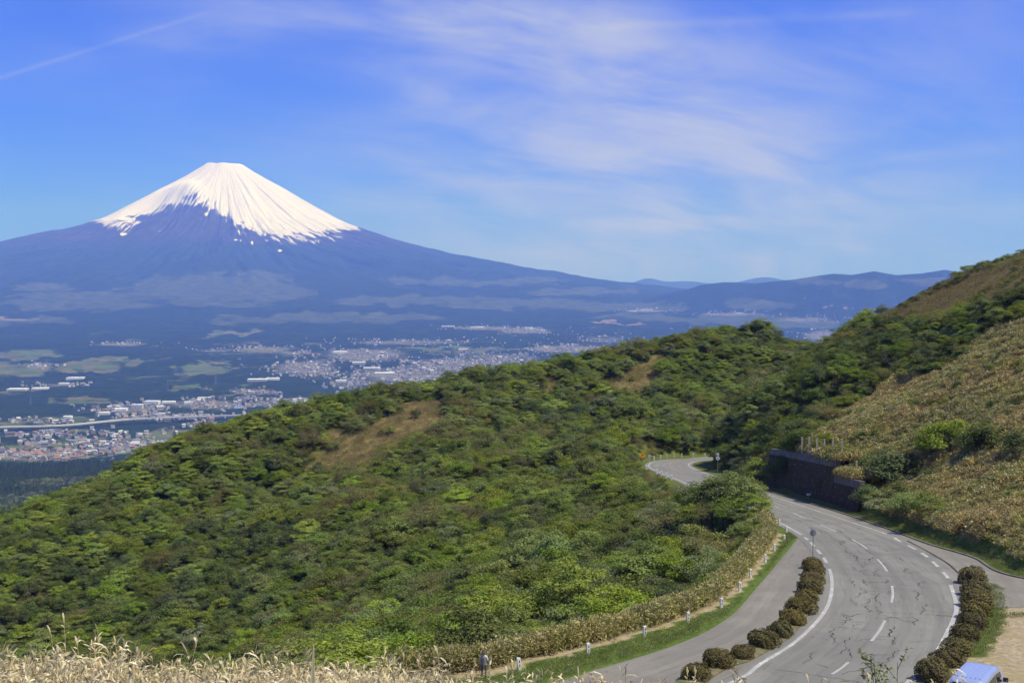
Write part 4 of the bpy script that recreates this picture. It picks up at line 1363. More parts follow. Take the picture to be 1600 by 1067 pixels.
# trees and bushes that stand out on their own
for px_, py_, kd, v, s, lab in (
        (1186, 524, 'mid', 0, 1.9, 'large rounded green tree crowning the top of the ridge'), (1172, 526, 'mid', 1, 1.5, 'smaller round tree just left of the ridge-top tree'), (1068, 536, 'dark', 0, 1.4, 'dark round tree on the ridge line left of the summit tree'),
        (735, 985, 'bare', 0, 1.5, 'grey leafless tangled bush above the bamboo-grass hedge'), (765, 965, 'bare', 0, 1.25, 'pale bare bush right behind the larger leafless one'), (135, 790, 'lime', 0, 1.75, 'broad bright lime-green tree near the left end of the ridge'),
        (215, 760, 'lime', 1, 1.7, 'wide lime-green tree below the ridge line, right of the brightest one'), (60, 828, 'lime', 0, 1.5, 'lime-green tree at the left edge on the ridge shoulder')):
    p = hit(px_, py_)
    plant_tree(kd, v, tuple(p), (0, 0, rng.uniform(0, 6)), (s, s, s * .95), lab, group='single trees that stand out')

for x_, y_, kd, v, ytop, lab in (
        (34.3, 171, 'lime', 1, 766, 'light green tree leaning over the left road edge'), (33.0, 176, 'mid', 2, 739, 'tall leafy tree hiding the road before the far bend'), (34.6, 181, 'mid', 1, 747, 'green tree right behind the tall roadside tree'),
        (31.2, 178, 'mid', 0, 741, 'tallest bushy tree of the roadside clump'), (29.8, 180, 'mid', 1, 744, 'bushy tree left of the tallest roadside tree'), (28.8, 184, 'grey', 0, 746, 'silvery green tree among the roadside trees below the far bend'),
        (27.6, 187, 'mid', 2, 760, 'rounded green tree left of the silvery one'), (34.4, 188, 'mid', 0, 741, 'green tree at the back of the roadside clump'), (32.2, 186, 'dark', 1, 743, 'dark tree behind the tallest roadside tree'), (33.4, 167.5, 'mid', 1, 800, 'small bush at the road edge beside the topmost near guard post'),
        (30.6, 172, 'mid', 0, 775, 'green tree below the tallest roadside tree'), (28.0, 173, 'olive', 0, 783, 'brownish tree below the roadside clump'), (26.0, 176, 'lime', 0, 788, 'lime-green tree below the roadside clump'), (24.5, 180, 'mid', 2, 785, 'green tree at the left end of the roadside clump'),
        (32.4, 170, 'grey', 0, 786, 'pale bushy tree in front of the tall roadside tree')):
    z_ = max(float(H(x_, y_)), rz(y_) - 1.2)
    px_ = proj(x_, y_, z_)[0]
    s = (ray(px_, ytop)[1] * y_ - z_) / 4.1
    w_ = min(s, 1.25 + .2 * s)
    plant_tree(kd, v, (x_, y_, z_), (0, 0, rng.uniform(0, 6)), (w_, w_, s), lab, group='trees of the roadside clump')

# shrubs scattered over the bamboo-grass slope
SH = [(1440, 585, 'dark', 1.35, 'dark glossy shrub at the upper edge of the bamboo grass'), (1412, 598, 'dark', .75, 'smaller dark shrub left of the glossy one'), (1462, 575, 'dark', .8, 'dark shrub touching the upper green belt'),
      (1385, 760, 'dark', 2.0, 'big dark shrub beside the right end of the retaining wall'), (1364, 748, 'dark', 1.4, 'dark shrub over the step of the retaining wall'), (1406, 745, 'dark', 1.4, 'dark shrub right of the big one by the wall'),
      (1482, 712, 'mid', 1.9, 'rounded mid-green shrub in the middle of the bamboo-grass slope'), (1520, 712, 'dark', 1.7, 'dark shrub right of the mid-slope green one'), (1542, 705, 'dark', 1.5, 'small dark shrub at the right of the mid-slope group'), (1462, 700, 'dark', 1.3, 'small green shrub left of the mid-slope group'),
      (1592, 715, 'dark', 1.3, 'dark shrub at the right picture edge on the slope'), (1418, 805, 'mid', 1.25, 'green shrub low on the slope just right of the wall'), (1450, 812, 'mid', 1.2, 'light green shrub above the roadside grass'), (1382, 805, 'grey', 1.15, 'pale shrub at the foot of the slope'),
      (1398, 790, 'dark', 1.2, 'dark low shrub behind the pale one at the slope foot'), (1500, 610, 'dark', .6, 'low dark shrub above the middle of the slope'), (1555, 640, 'dark', .55, 'low shrub in the upper right bamboo grass'), (1590, 635, 'dark', .6, 'low dark shrub near the right edge above the middle'),
      (1535, 492, 'mid', 1.2, 'bright green shrub below the brown grass band'), (1500, 500, 'mid', 1.1, 'green shrub left of the bright one under the brown band'), (1575, 478, 'dark', 1.2, 'dark bush under the brown grass band at right'), (1598, 472, 'dark', 1.1, 'dark bush at the right edge under the brown band'),
      (1560, 505, 'mid', 1.1, 'pale-stemmed green shrub at the top of the slope'), (1470, 505, 'olive', 1.0, 'olive bush in the belt below the brown grass'), (1440, 520, 'dark', 1.1, 'dark bush in the belt below the brown grass'), (1590, 500, 'mid', 1.0, 'green shrub at the right edge in the upper belt'),
      (1345, 690, 'mid', .7, 'small green shrub over the fence posts'), (1560, 760, 'mid', .5, 'small bush low in the right bamboo grass'), (1495, 745, 'dark', .5, 'small dark bush low in the bamboo grass'), (1410, 560, 'mid', 1.2, 'rounded green bush where the belt meets the bamboo grass'), (1380, 570, 'dark', 1.2, 'dark bush at the head of the wall slope'),
      (1590, 406, 'dark', .42, 'dark bush on the skyline at the right edge'), (1550, 421, 'olive', .38, 'brownish bush on the skyline'), (1510, 433, 'dark', .36, 'small dark bush on the skyline left of the brownish one'), (1470, 447, 'dark', .36, 'low dark bush lower down the skyline'), (1428, 465, 'dark', .4, 'dark bush on the skyline above the gap'),
      (1395, 481, 'dark', .42, 'low skyline bush at the brown grass edge'), (1365, 502, 'dark', .5, 'dark bush at the lower end of the skyline')]
for px_, py_, kd, s, lab in SH:
    p = hit(px_, py_, 100)
    v = int(rng.integers(len(KINDS[kd])))
    plant_tree(kd, v, (p[0], p[1], p[2] - .7 * s), (0, 0, rng.uniform(0, 6)), (s, s, s * .85), lab, 'shrub', 'shrubs on the bamboo-grass slope')['category'] = 'shrub'

# a fringe of low bushes along the right-hand skyline
SKX, SKY = [1340, 1365, 1395, 1428, 1470, 1510, 1550, 1600], [520, 502, 483, 466, 447, 433, 421, 402]
for q, px_ in enumerate(np.arange(1346, 1598, 9.0)):
    p = hit(px_ + rng.normal(0, 3), float(np.interp(px_, SKX, SKY)) + rng.uniform(1, 9), 100)
    kd = ('dark', 'olive', 'dark', 'mid')[int(rng.integers(4))]; s = rng.uniform(.28, .62)
    lab = ORD[q] + (' low bush along the right skyline, counted from the gap' if q else ' low bush of the fringe along the right skyline')
    plant_tree(kd, 0, (p[0], p[1], p[2] - .5 * s), (0, 0, rng.uniform(0, 6)), (s * 1.2, s * 1.2, s * .9), lab, 'shrub', 'bushes along the right skyline')['category'] = 'shrub'

# ---- bamboo grass and dry grass
sasa_p = [blades_clump('c', 40 + k, M['sasa'], 110, .6, 1.0, .36, .085, .35) for k in range(3)] + [blades_clump('c', 50, M['sasa_green'], 110, .6, 1.0, .36, .085, .35)]
dry_p = [blades_clump('c', 60 + k, M['sasa_brown'], 80, .6, .8, .30, .035, 1.0, .1) for k in range(2)]
sx, sy = jitter(44, 140, 100, 330, .66)
sz_ = H(sx, sy); zz = zone(sx, sy, sz_); sdp = sdist(sx, sy, bench_poly)
k = (zz == 1) & (sdp > 1.3)
sx1, sy1, sz1 = sx[k], sy[k], sz_[k]
n = len(sx1)
gn = fbm(sx1 / 7, sy1 / 7, 4, 33)
pk = np.where((gn > .50) & (rng.random(n) < .8), 3, rng.integers(0, 3, n))
s_ = rng.uniform(.75, 1.3, n) * (.35 + 1.35 * fbm(sx1 / 2.6, sy1 / 2.6, 3, 36))
s_ *= np.where(rng.random(n) < .06, .4, 1)
scatter('bamboo_grass', sasa_p, np.c_[sx1, sy1, sz1], np.c_[rng.normal(0, .1, n), rng.normal(0, .1, n), rng.uniform(0, 6.28, n)], np.c_[s_, s_, s_], pk, 'tan and green bamboo grass covering the right-hand slope', 'bamboo grass')
ax_, ay_ = jitter(-110, 145, 180, 480, .85)
az_ = H(ax_, ay_); zz = zone(ax_, ay_, az_); sdp = sdist(ax_, ay_, bench_poly)
k = (zz == 2) & (sdp > 1)
n = int(k.sum()); s_ = rng.uniform(.7, 1.3, n) * (.3 + 1.6 * fbm(ax_[k] / 3, ay_[k] / 3, 3, 66))
scatter('dry_grass', dry_p, np.c_[ax_, ay_, az_][k], np.c_[rng.normal(0, .1, n), rng.normal(0, .1, n), rng.uniform(0, 6.28, n)], np.c_[s_, s_, s_], rng.integers(0, 2, n), 'patches of brown dry grass on the hillsides', 'dry grass')

# bamboo-grass hedge along the verge: built as clumps packed into a band
hx, hy = jitter(-32, 40, 64, 185, .42)
hsd = sdist(hx, hy, bench_poly)
dvv = np.full(len(hx), 1e9)
for a in verge_edge[::1]: dvv = np.minimum(dvv, np.hypot(hx - a[0], hy - a[1]))
wv = 2.0 + 1.5 * (fbm(hx / 4, hy / 4, 3, 41) - .5) + 1.3 * sstep(120, 80, hy)
k = (hsd > -.3) & (dvv < wv) & (hy > 72) & (hx < 36) & (hx > -7.5)
hx, hy = hx[k], hy[k]; n = len(hx)
s_ = rng.uniform(.9, 1.35, n) * (.85 + .5 * fbm(hx / 2.5, hy / 2.5, 2, 43))
hz = np.maximum(H(hx, hy), rz(hy) - 1.0)
hedge_p = [blades_clump('c', 70 + q, M['sasa_green'], 100, .5, 1.15, .27, .065, .3, .05) for q in range(2)] + [blades_clump('c', 75, M['sasa'], 90, .5, 1.15, .22, .05, .3, .05)]
scatter('bamboo_grass', hedge_p, np.c_[hx, hy, hz], np.c_[rng.normal(0, .1, n), rng.normal(0, .1, n), rng.uniform(0, 6.28, n)], np.c_[s_, s_, s_ * 1.15], rng.integers(0, 3, n), 'long hedge of bamboo grass along the left grass verge', 'bamboo grass')

# verge grass
gxv, gyv = jitter(-16, 70, 66, 200, .34)
sdv = sdist(gxv, gyv, bench_poly)
lbp = np.r_[layby_edge, np.array([p for p in left_line if p[1] < 190 and p[1] > 36])[::-1]]
road_poly = np.r_[eL, eR[::-1]]
outl = np.r_[layby_edge, left_line[(left_line[:, 1] > 150) & (left_line[:, 1] < 190)]]
d1 = np.full(len(gxv), 1e9)
for a in outl: d1 = np.minimum(d1, np.hypot(gxv - a[0], gyv - a[1]))
side = (sdv < .2) & (sdist(gxv, gyv, lbp) > .15 + .5 * fbm(gxv / 1.5, gyv / 1.5, 2, 3)) & (sdist(gxv, gyv, road_poly) > .3) & (d1 < 7) & (gxv < 40) & (gyv > 70)
dvg = np.full(len(gxv), 1e9)
for a in verge_edge: dvg = np.minimum(dvg, np.hypot(gxv - a[0], gyv - a[1]))
side &= dvg > 1.3 + 1.0 * fbm(gxv / 2, gyv / 2, 2, 8)
rsd = np.full(len(gxv), 1e9)
for a in right_layby: rsd = np.minimum(rsd, np.hypot(gxv - a[0], gyv - a[1]))
ro = np.argsort(right_layby[:, 1]); rside = (gxv > 40) & (rsd < 2.4) & (gxv > np.interp(gyv, right_layby[ro, 1], right_layby[ro, 0]) + .4) & (gyv < 178)
patch = np.zeros(len(gxv), bool)
for a in gstrip: patch |= np.hypot(gxv - a[0], gyv - a[1]) < .5 + 1.3 * fbm(gxv / 1.6, gyv / 1.6, 3, 5)
patch &= rng.random(len(gxv)) < .8
patch |= (gxv > 40) & (gyv < 101) & (sdist(gxv, gyv, road_poly) > 2.5) & (fbm(gxv / 3, gyv / 3, 3, 25) > .60)
ragged = fbm(gxv / 1.1, gyv / 1.1, 3, 27)
k = (side & ((ragged > .36) | (rng.random(len(gxv)) < .35))) | rside | patch
gxv, gyv = gxv[k], gyv[k]; n = len(gxv)
grass_p = [blades_clump('c', 80 + q, M['grass'], 46, .3, .22, .16, .02, 1.1, .0) for q in range(2)]
s_ = rng.uniform(.6, 1.4, n)
scatter('grass', grass_p, np.c_[gxv, gyv, H(gxv, gyv) + .02], np.c_[np.zeros(n), np.zeros(n), rng.uniform(0, 6.28, n)], np.c_[s_, s_, s_], rng.integers(0, 2, n), 'short green grass on the roadside verges', 'grass')

# dry bamboo grass in the foreground, below the lookout
fx, fy = jitter(-13, 9, 9.5, 18, .15)
fz = H(fx, fy)
fpx, fpy = proj(fx, fy, fz + 1.0)
tops_x = [-300, 0, 60, 150, 200, 255, 330, 400, 460, 560, 640, 700, 760, 830, 900, 1000, 1100, 1300, 1700]
tops_y = [1010, 1012, 1026, 1002, 1024, 1046, 1030, 1040, 1028, 1030, 1034, 1052, 1062, 1066, 1068, 1064, 1068, 1070, 1072]
lim = np.interp(fpx, tops_x, tops_y)
# how tall the stand is at each spot follows a slow undulation of the ground cover
_, w_ = ray(fpx, lim)
want = w_ * fy - fz
hgt_f = np.clip(want / 1.15, .35, 1.6) * rng.uniform(.58, .91, len(fx)) * np.where(rng.random(len(fx)) < .07, 1.17, 1)
dens = np.interp(fpx, [0, 640, 720, 900, 1700], [.95, .95, .5, .4, .25])
k = (rng.random(len(fx)) < dens) & (fpx > -500) & (fpx < 1900) & (want > .2)
fx, fy, fz, hgt_f = fx[k], fy[k], fz[k], hgt_f[k]; n = len(fx)
cul = [culm_mesh('c', 100 + q) for q in range(6)]
scatter('dry_bamboo_grass', cul, np.c_[fx, fy, fz], np.c_[rng.normal(0, .08, n), rng.normal(0, .08, n), rng.uniform(0, 6.28, n)], np.c_[np.clip(hgt_f, .8, 1.1), np.clip(hgt_f, .8, 1.1), hgt_f], rng.integers(0, 6, n), 'straw-coloured dry bamboo grass along the bottom of the picture', 'dry grass')
print('plants', len(tx), len(sx1), len(hx), len(gxv), len(fx))


# ------------------------------------------------------------------ clipped bushes of the planting strips
AZ = [bush_mesh('foliage', 300 + q, M['azalea'], n=3400, leaf=.095) for q in range(3)]
M['azalea_core'] = mat_noise('azalea_twigs', (.018, .015, .008), (.035, .028, .014), 8)
AZC = core_mesh('twigs', M['azalea_core'])
ORDN = ['first', 'second', 'third', 'fourth', 'fifth', 'sixth', 'seventh', 'eighth', 'ninth', 'tenth', 'eleventh', 'twelfth', 'thirteenth', 'fourteenth', 'fifteenth']


AZ_SH = [(1.18, .98), (1.05, 1.12), (1.25, 1.0), (1.02, 1.05)]


def azaleas(lst, from_txt, where, grp):
    for q, (px_, py_, w) in enumerate(lst):
        p = on(px_, py_)
        s = w * p[1] / F / 1.9 * 1.02
        o = link('azalea_bush', None, None, (p[0], p[1], rz(p[1]) + .12), (0, 0, rng.uniform(0, 6.28)), (s * AZ_SH[q % 4][0], s * AZ_SH[q % 4][1], s * rng.uniform(.78, 1.0)))
        link('foliage', AZ[q % 3], o); link('twigs', AZC, o)
        tag(o, '%s clipped azalea bush %s %s' % (ORDN[q], from_txt, where), 'bush', grp)


azaleas(LB, 'from the near end', 'in the left planting strip', 'azalea bushes of the left strip')
azaleas(RB, "from the far end", "in the right planting strip", 'azalea bushes of the right strip')


# ------------------------------------------------------------------ guard posts
def post_parts():
    b = MB()
    b.prism([(-.11, -.09), (.11, -.09), (.13, -.05), (.13, .05), (.11, .09), (-.11, .09), (-.13, .05), (-.13, -.05)], -.2, .82, 'z')
    b.prism([(-.09, -.07), (.09, -.07), (.10, .05), (.09, .07), (-.09, .07), (-.10, .05)], .82, .86, 'z')
    f = MB(); f.box((.02, -.093, .62), (.07, .012, .16)).box((.02, -.093, .36), (.07, .012, .13))
    return b.mesh('shaft', M['white']), f.mesh('reflector', M['reflector'])


PS, PR = post_parts()


def guard_post(p, face, label, grp, s=1.0):
    o = link('guard_post', None, None, (p[0], p[1], float(rz(p[1]))), (rng.normal(0, .03), rng.normal(0, .03), face), (s, s, s))
    link('shaft', PS, o); link('reflector', PR, o)
    return tag(o, label, 'post', grp)


for q, pp in enumerate(posts_px):
    guard_post(on(*pp), R(20), '%s white guard post from the person along the left verge' % ORDN[q], 'white guard posts along the left verge')
for q, pp in enumerate(((1022, 719), (1032, 717), (1042, 716), (1053, 715), (1065, 714.5), (1083, 714), (1102, 714))):
    guard_post(on(*pp), R(0), '%s white post from the left behind the far bend' % ORDN[q], 'white posts behind the far bend', 1.25)
for q, pp in enumerate(((1010, 734), (1026, 741), (1033, 744), (1041, 747), (1049, 750))):
    guard_post(on(*pp), R(10), '%s white post from the top in front of the far bend' % ORDN[q], 'white posts in front of the far bend', 1.25)


# ------------------------------------------------------------------ signs
def disc(b, c, r, t, n=28):
    b.tube((c[0], c[1] - t / 2, c[2]), (c[0], c[1] + t / 2, c[2]), r, r, n)


def sign_round_back():
    p = on(1270, 884)
    o = link('road_sign', None, None, (p[0], p[1], float(rz(p[1]))), (0, 0, R(-8)))
    MB().tube((0, 0, -.3), (0, 0, 3.95), .045, .045, 10).obj('pole', M['steel'], o)
    d = MB(); disc(d, (0, .06, 3.5), .34, .02); d.obj('plate', M['sign_back'], o)
    MB().box((0, -.02, 3.62), (.22, .10, .07)).box((0, -.02, 3.38), (.22, .10, .07)).obj('bracket', M['steel'], o)
    tag(o, 'round road sign seen from behind on a tall grey pole at the left strip', 'road sign')


def sign_warning():
    p = on(1004, 724)
    z0 = float(rz(p[1]))
    o = link('warning_sign', None, None, (p[0], p[1], z0))
    MB().tube((0, 0, -.3), (0, 0, 2.6), .05, .05, 8).obj('pole', M['steel'], o)
    h = .80; zc = 2.05
    MB().add([(0, -.07, zc - h), (h, -.07, zc), (0, -.07, zc + h), (-h, -.07, zc), (0, -.05, zc - h), (h, -.05, zc), (0, -.05, zc + h), (-h, -.05, zc)],
             [(0, 1, 2, 3), (7, 6, 5, 4), (0, 4, 5, 1), (1, 5, 6, 2), (2, 6, 7, 3), (3, 7, 4, 0)]).obj('plate', M['sign_orange'], o)
    a = MB()
    y = -.078

    def quad(P): a.add([(x, y, zc + z) for x, z in P], [tuple(range(len(P)))])
    quad([(-.26, -.34), (-.12, -.34), (-.12, .02), (-.26, .08)])
    quad([(-.26, .08), (-.12, .02), (.08, .10), (.08, .24)])
    quad([(.06, -.02), (.38, .17), (.06, .36)])
    a.obj('arrow', M['sign_black'], o)
    tag(o, 'orange diamond warning sign with a black bend arrow left of the far bend', 'road sign')
    p = on(1015, 722)
    m = link('road_mirror', None, None, (p[0], p[1], float(rz(p[1]))))
    MB().tube((0, 0, -.3), (0, 0, 1.7), .04, .04, 8).obj('pole', M['white'], m)
    d = MB(); disc(d, (0, -.06, 1.45), .40, .05); d.obj('dish', M['sign_white'], m)
    r_ = MB(); disc(r_, (0, -.095, 1.45), .26, .02); r_.obj('mirror_glass', M['sign_back'], m)
    tag(m, 'small round white mirror on a post beside the orange sign', 'mirror')


def sign_twin():
    Y = 258.0; x = ray(1121.5, 715)[0] * Y; z0 = float(rz(Y))
    o = link('road_sign', None, None, (x, Y, z0))
    zt = ray(1121, 709.5)[1] * Y - z0
    MB().tube((0, 0, -.3), (0, 0, zt + .25), .05, .05, 8).obj('pole', M['steel'], o)
    for dz, r in ((0, .30), (-.85, .40)):
        d = MB(); disc(d, (0, -.07, zt + dz), r, .03); p = d.obj('plate', M['sign_white'], o)
        e = MB(); disc(e, (0, -.095, zt + dz), r * .55, .012); e.obj('symbol', M['sign_back'], p)
    tag(o, 'two round white signs stacked on one pole right of the far bend', 'road sign')
    p = on(1263, 780)
    s = link('road_sign', None, None, (p[0], p[1], float(rz(p[1]))))
    MB().tube((0, 0, -.2), (0, 0, .9), .03, .03, 8).obj('pole', M['steel'], s)
    MB().box((0, -.05, .85), (.68, .03, .36)).obj('plate', M['sign_white'], s)
    tag(s, 'small white rectangular plate on a short post at the foot of the retaining wall', 'road sign')


sign_round_back(); sign_warning(); sign_twin()


# ------------------------------------------------------------------ retaining wall with its fence posts
def wall_mat():
    m, T, out = newmat('dark_stone_facing')
    tc = T.n.new('ShaderNodeTexCoord')
    v = T.n.new('ShaderNodeTexVoronoi'); v.feature = 'DISTANCE_TO_EDGE'; v.inputs['Scale'].default_value = 2.2
    sv = T.vmath('MULTIPLY', tc.outputs['Object'], (1, .8, 1)); T.l.new(sv, v.inputs['Vector'])
    n = T.noise(tc.outputs['Object'], 1.2, 6, .65)
    c = T.mix(T.ramp(n, .3, .7), (.046, .033, .016, 1), (.095, .070, .036, 1))
    c = T.mix(T.ramp(v.outputs['Distance'], 0.0, .07, .8, 0), c, (.022, .020, .020, 1))
    run_ = T.noise(T.vmath('MULTIPLY', tc.outputs['Object'], (1.2, 1.2, .12)), 1.4, 5, .6)
    c = T.mix(T.math('MULTIPLY', T.ramp(run_, .52, .68), .6), c, (.10, .085, .058, 1))
    c = T.mix(T.math('MULTIPLY', T.ramp(n, .58, .72), .5), c, (.045, .060, .018, 1))
    principled(T, out, c, .95, T.ramp(v.outputs['Distance'], 0, .12), 0, .15, .06, .8)
    return m


def retaining_wall():
    o = link('retaining_wall', None, None, (0, 0, 0))
    P = wall_line
    i_step = near_i(P, (51.4, 193.4))
    ht = np.where(P[:, 1] > P[i_step, 1], 7.0, 4.6)

    def run(name, idx, z0, z1, th, mat, off0, off1):
        Q = P[idx]
        n = len(Q); T_ = np.gradient(Q, axis=0); T_ /= np.hypot(*T_.T)[:, None]
        nr = np.c_[T_[:, 1], -T_[:, 0]]
        if nr[:, 0].mean() < 0: nr = -nr          # towards the hill
        zb = rz(Q[:, 1])
        A = np.c_[Q + nr * off0, zb + z0]; B = np.c_[Q + nr * off1, zb + z1]; Cc = np.c_[Q + nr * (off1 + th), zb + z1]; D = np.c_[Q + nr * (off0 + th), zb + z0]
        V = np.concatenate([A, B, Cc, D]); i = np.arange(n - 1)
        Fq = [tuple(f) for f in np.concatenate([np.c_[i + k * n, i + 1 + k * n, i + 1 + ((k + 1) % 4) * n, i + ((k + 1) % 4) * n] for k in range(4)])]
        Fq += [(0, n, 2 * n, 3 * n), (4 * n - 1, 3 * n - 1, 2 * n - 1, n - 1)]
        return link(name, mesh_np(name, V, Fq, mat), o)
    WM = wall_mat()
    far = np.arange(0, i_step + 1); near = np.arange(i_step, len(P))
    run('masonry', far, -.3, 6.0, .6, WM, -.25, .45)
    run('masonry', near, -.3, 3.6, .6, WM, -.23, .22)
    run('coping', far, 6.0, 7.1, .8, M['concrete'], .36, .46)
    run('coping', near, 3.6, 4.7, .8, M['concrete'], .13, .23)
    wp = MB().tube((0, 0, 0), (-.12, 0, 0), .055, .055, 8).mesh('weep_pipe', M['post_concrete'])
    for k in range(2, len(P) - 2, 7):
        for z in (1.4, 3.2, 5.0):
            if z > (5.6 if k < i_step else 3.2): continue
            kk = min(len(P) - 1, k + int(rng.integers(0, 4)))
            zj = z + rng.normal(0, .25)
            d = -.25 + .7 * (zj + .3) / 6.3 if k < i_step else -.23 + .45 * (zj + .3) / 3.9
            link('weep_pipe', wp, o, (P[kk, 0] + d + .02, P[kk, 1], float(rz(P[kk, 1])) + zj))
    tag(o, 'tall dark stone retaining wall with a stepped concrete top beside the road', 'wall')
    f = link('rockfall_fence', None, None, (0, 0, 0))
    for px_, yb, yt, Y in ((1253, 711, 687, 213.5), (1264, 713, 687, 209.5), (1276, 716, 689, 206), (1288, 718, 690, 202.5), (1301, 720, 689, 199), (1315, 738, 690, 195.2), (1338, 747, 725, 187.5)):
        a, b_ = at(px_, yb, Y), at(px_, yt, Y)
        MB().box((a[0], Y, (a[2] + b_[2]) / 2 + .05), (.27, .22, b_[2] - a[2] + .9)).obj('post', M['post_concrete'], f)
    tag(f, 'row of weathered fence posts standing on top of the retaining wall', 'fence')


retaining_wall()
for x_, y_, kd, v, s, lab in ((49.6, 229, 'dark', 0, 1.5, 'dark tree overhanging the far end of the retaining wall'), (50.5, 223, 'dark', 1, 1.35, 'dark tree covering the left top of the retaining wall'), (48.6, 236, 'mid', 1, 1.5, 'shaded green tree left of the retaining wall'), (47.8, 244, 'dark', 0, 1.4, 'dark tree beside the twin round sign'),
                              (52.6, 219, 'mid', 0, 1.1, 'green bush beside the first fence post on the wall'), (52.9, 179.5, 'dark', 1, 1.1, 'dark shrub hiding the right end of the retaining wall'), (53.4, 176, 'mid', 2, .8, 'low green shrub at the right foot of the retaining wall')):
    plant_tree(kd, v, (x_, y_, float(H(x_, y_)) - .3), (0, 0, v + s), (s, s, s * .9), lab, group='trees round the retaining wall')
# bamboo grass hanging behind the fence posts
wx = rng.uniform(52.0, 56.0, 900); wy = rng.uniform(184, 218, 900)
wz = np.maximum(H(wx, wy), rz(wy) + np.where(wy > 193.4, 6.6, 4.3)); s_ = rng.uniform(1.0, 1.7, 900)
scatter('bamboo_grass', sasa_p, np.c_[wx, wy, wz], np.c_[rng.normal(0, .2, 900), rng.normal(0, .2, 900), rng.uniform(0, 6.28, 900)], np.c_[s_, s_, s_ * 1.2], rng.integers(0, 4, 900), 'bamboo grass drooping between the fence posts over the retaining wall', 'bamboo grass')


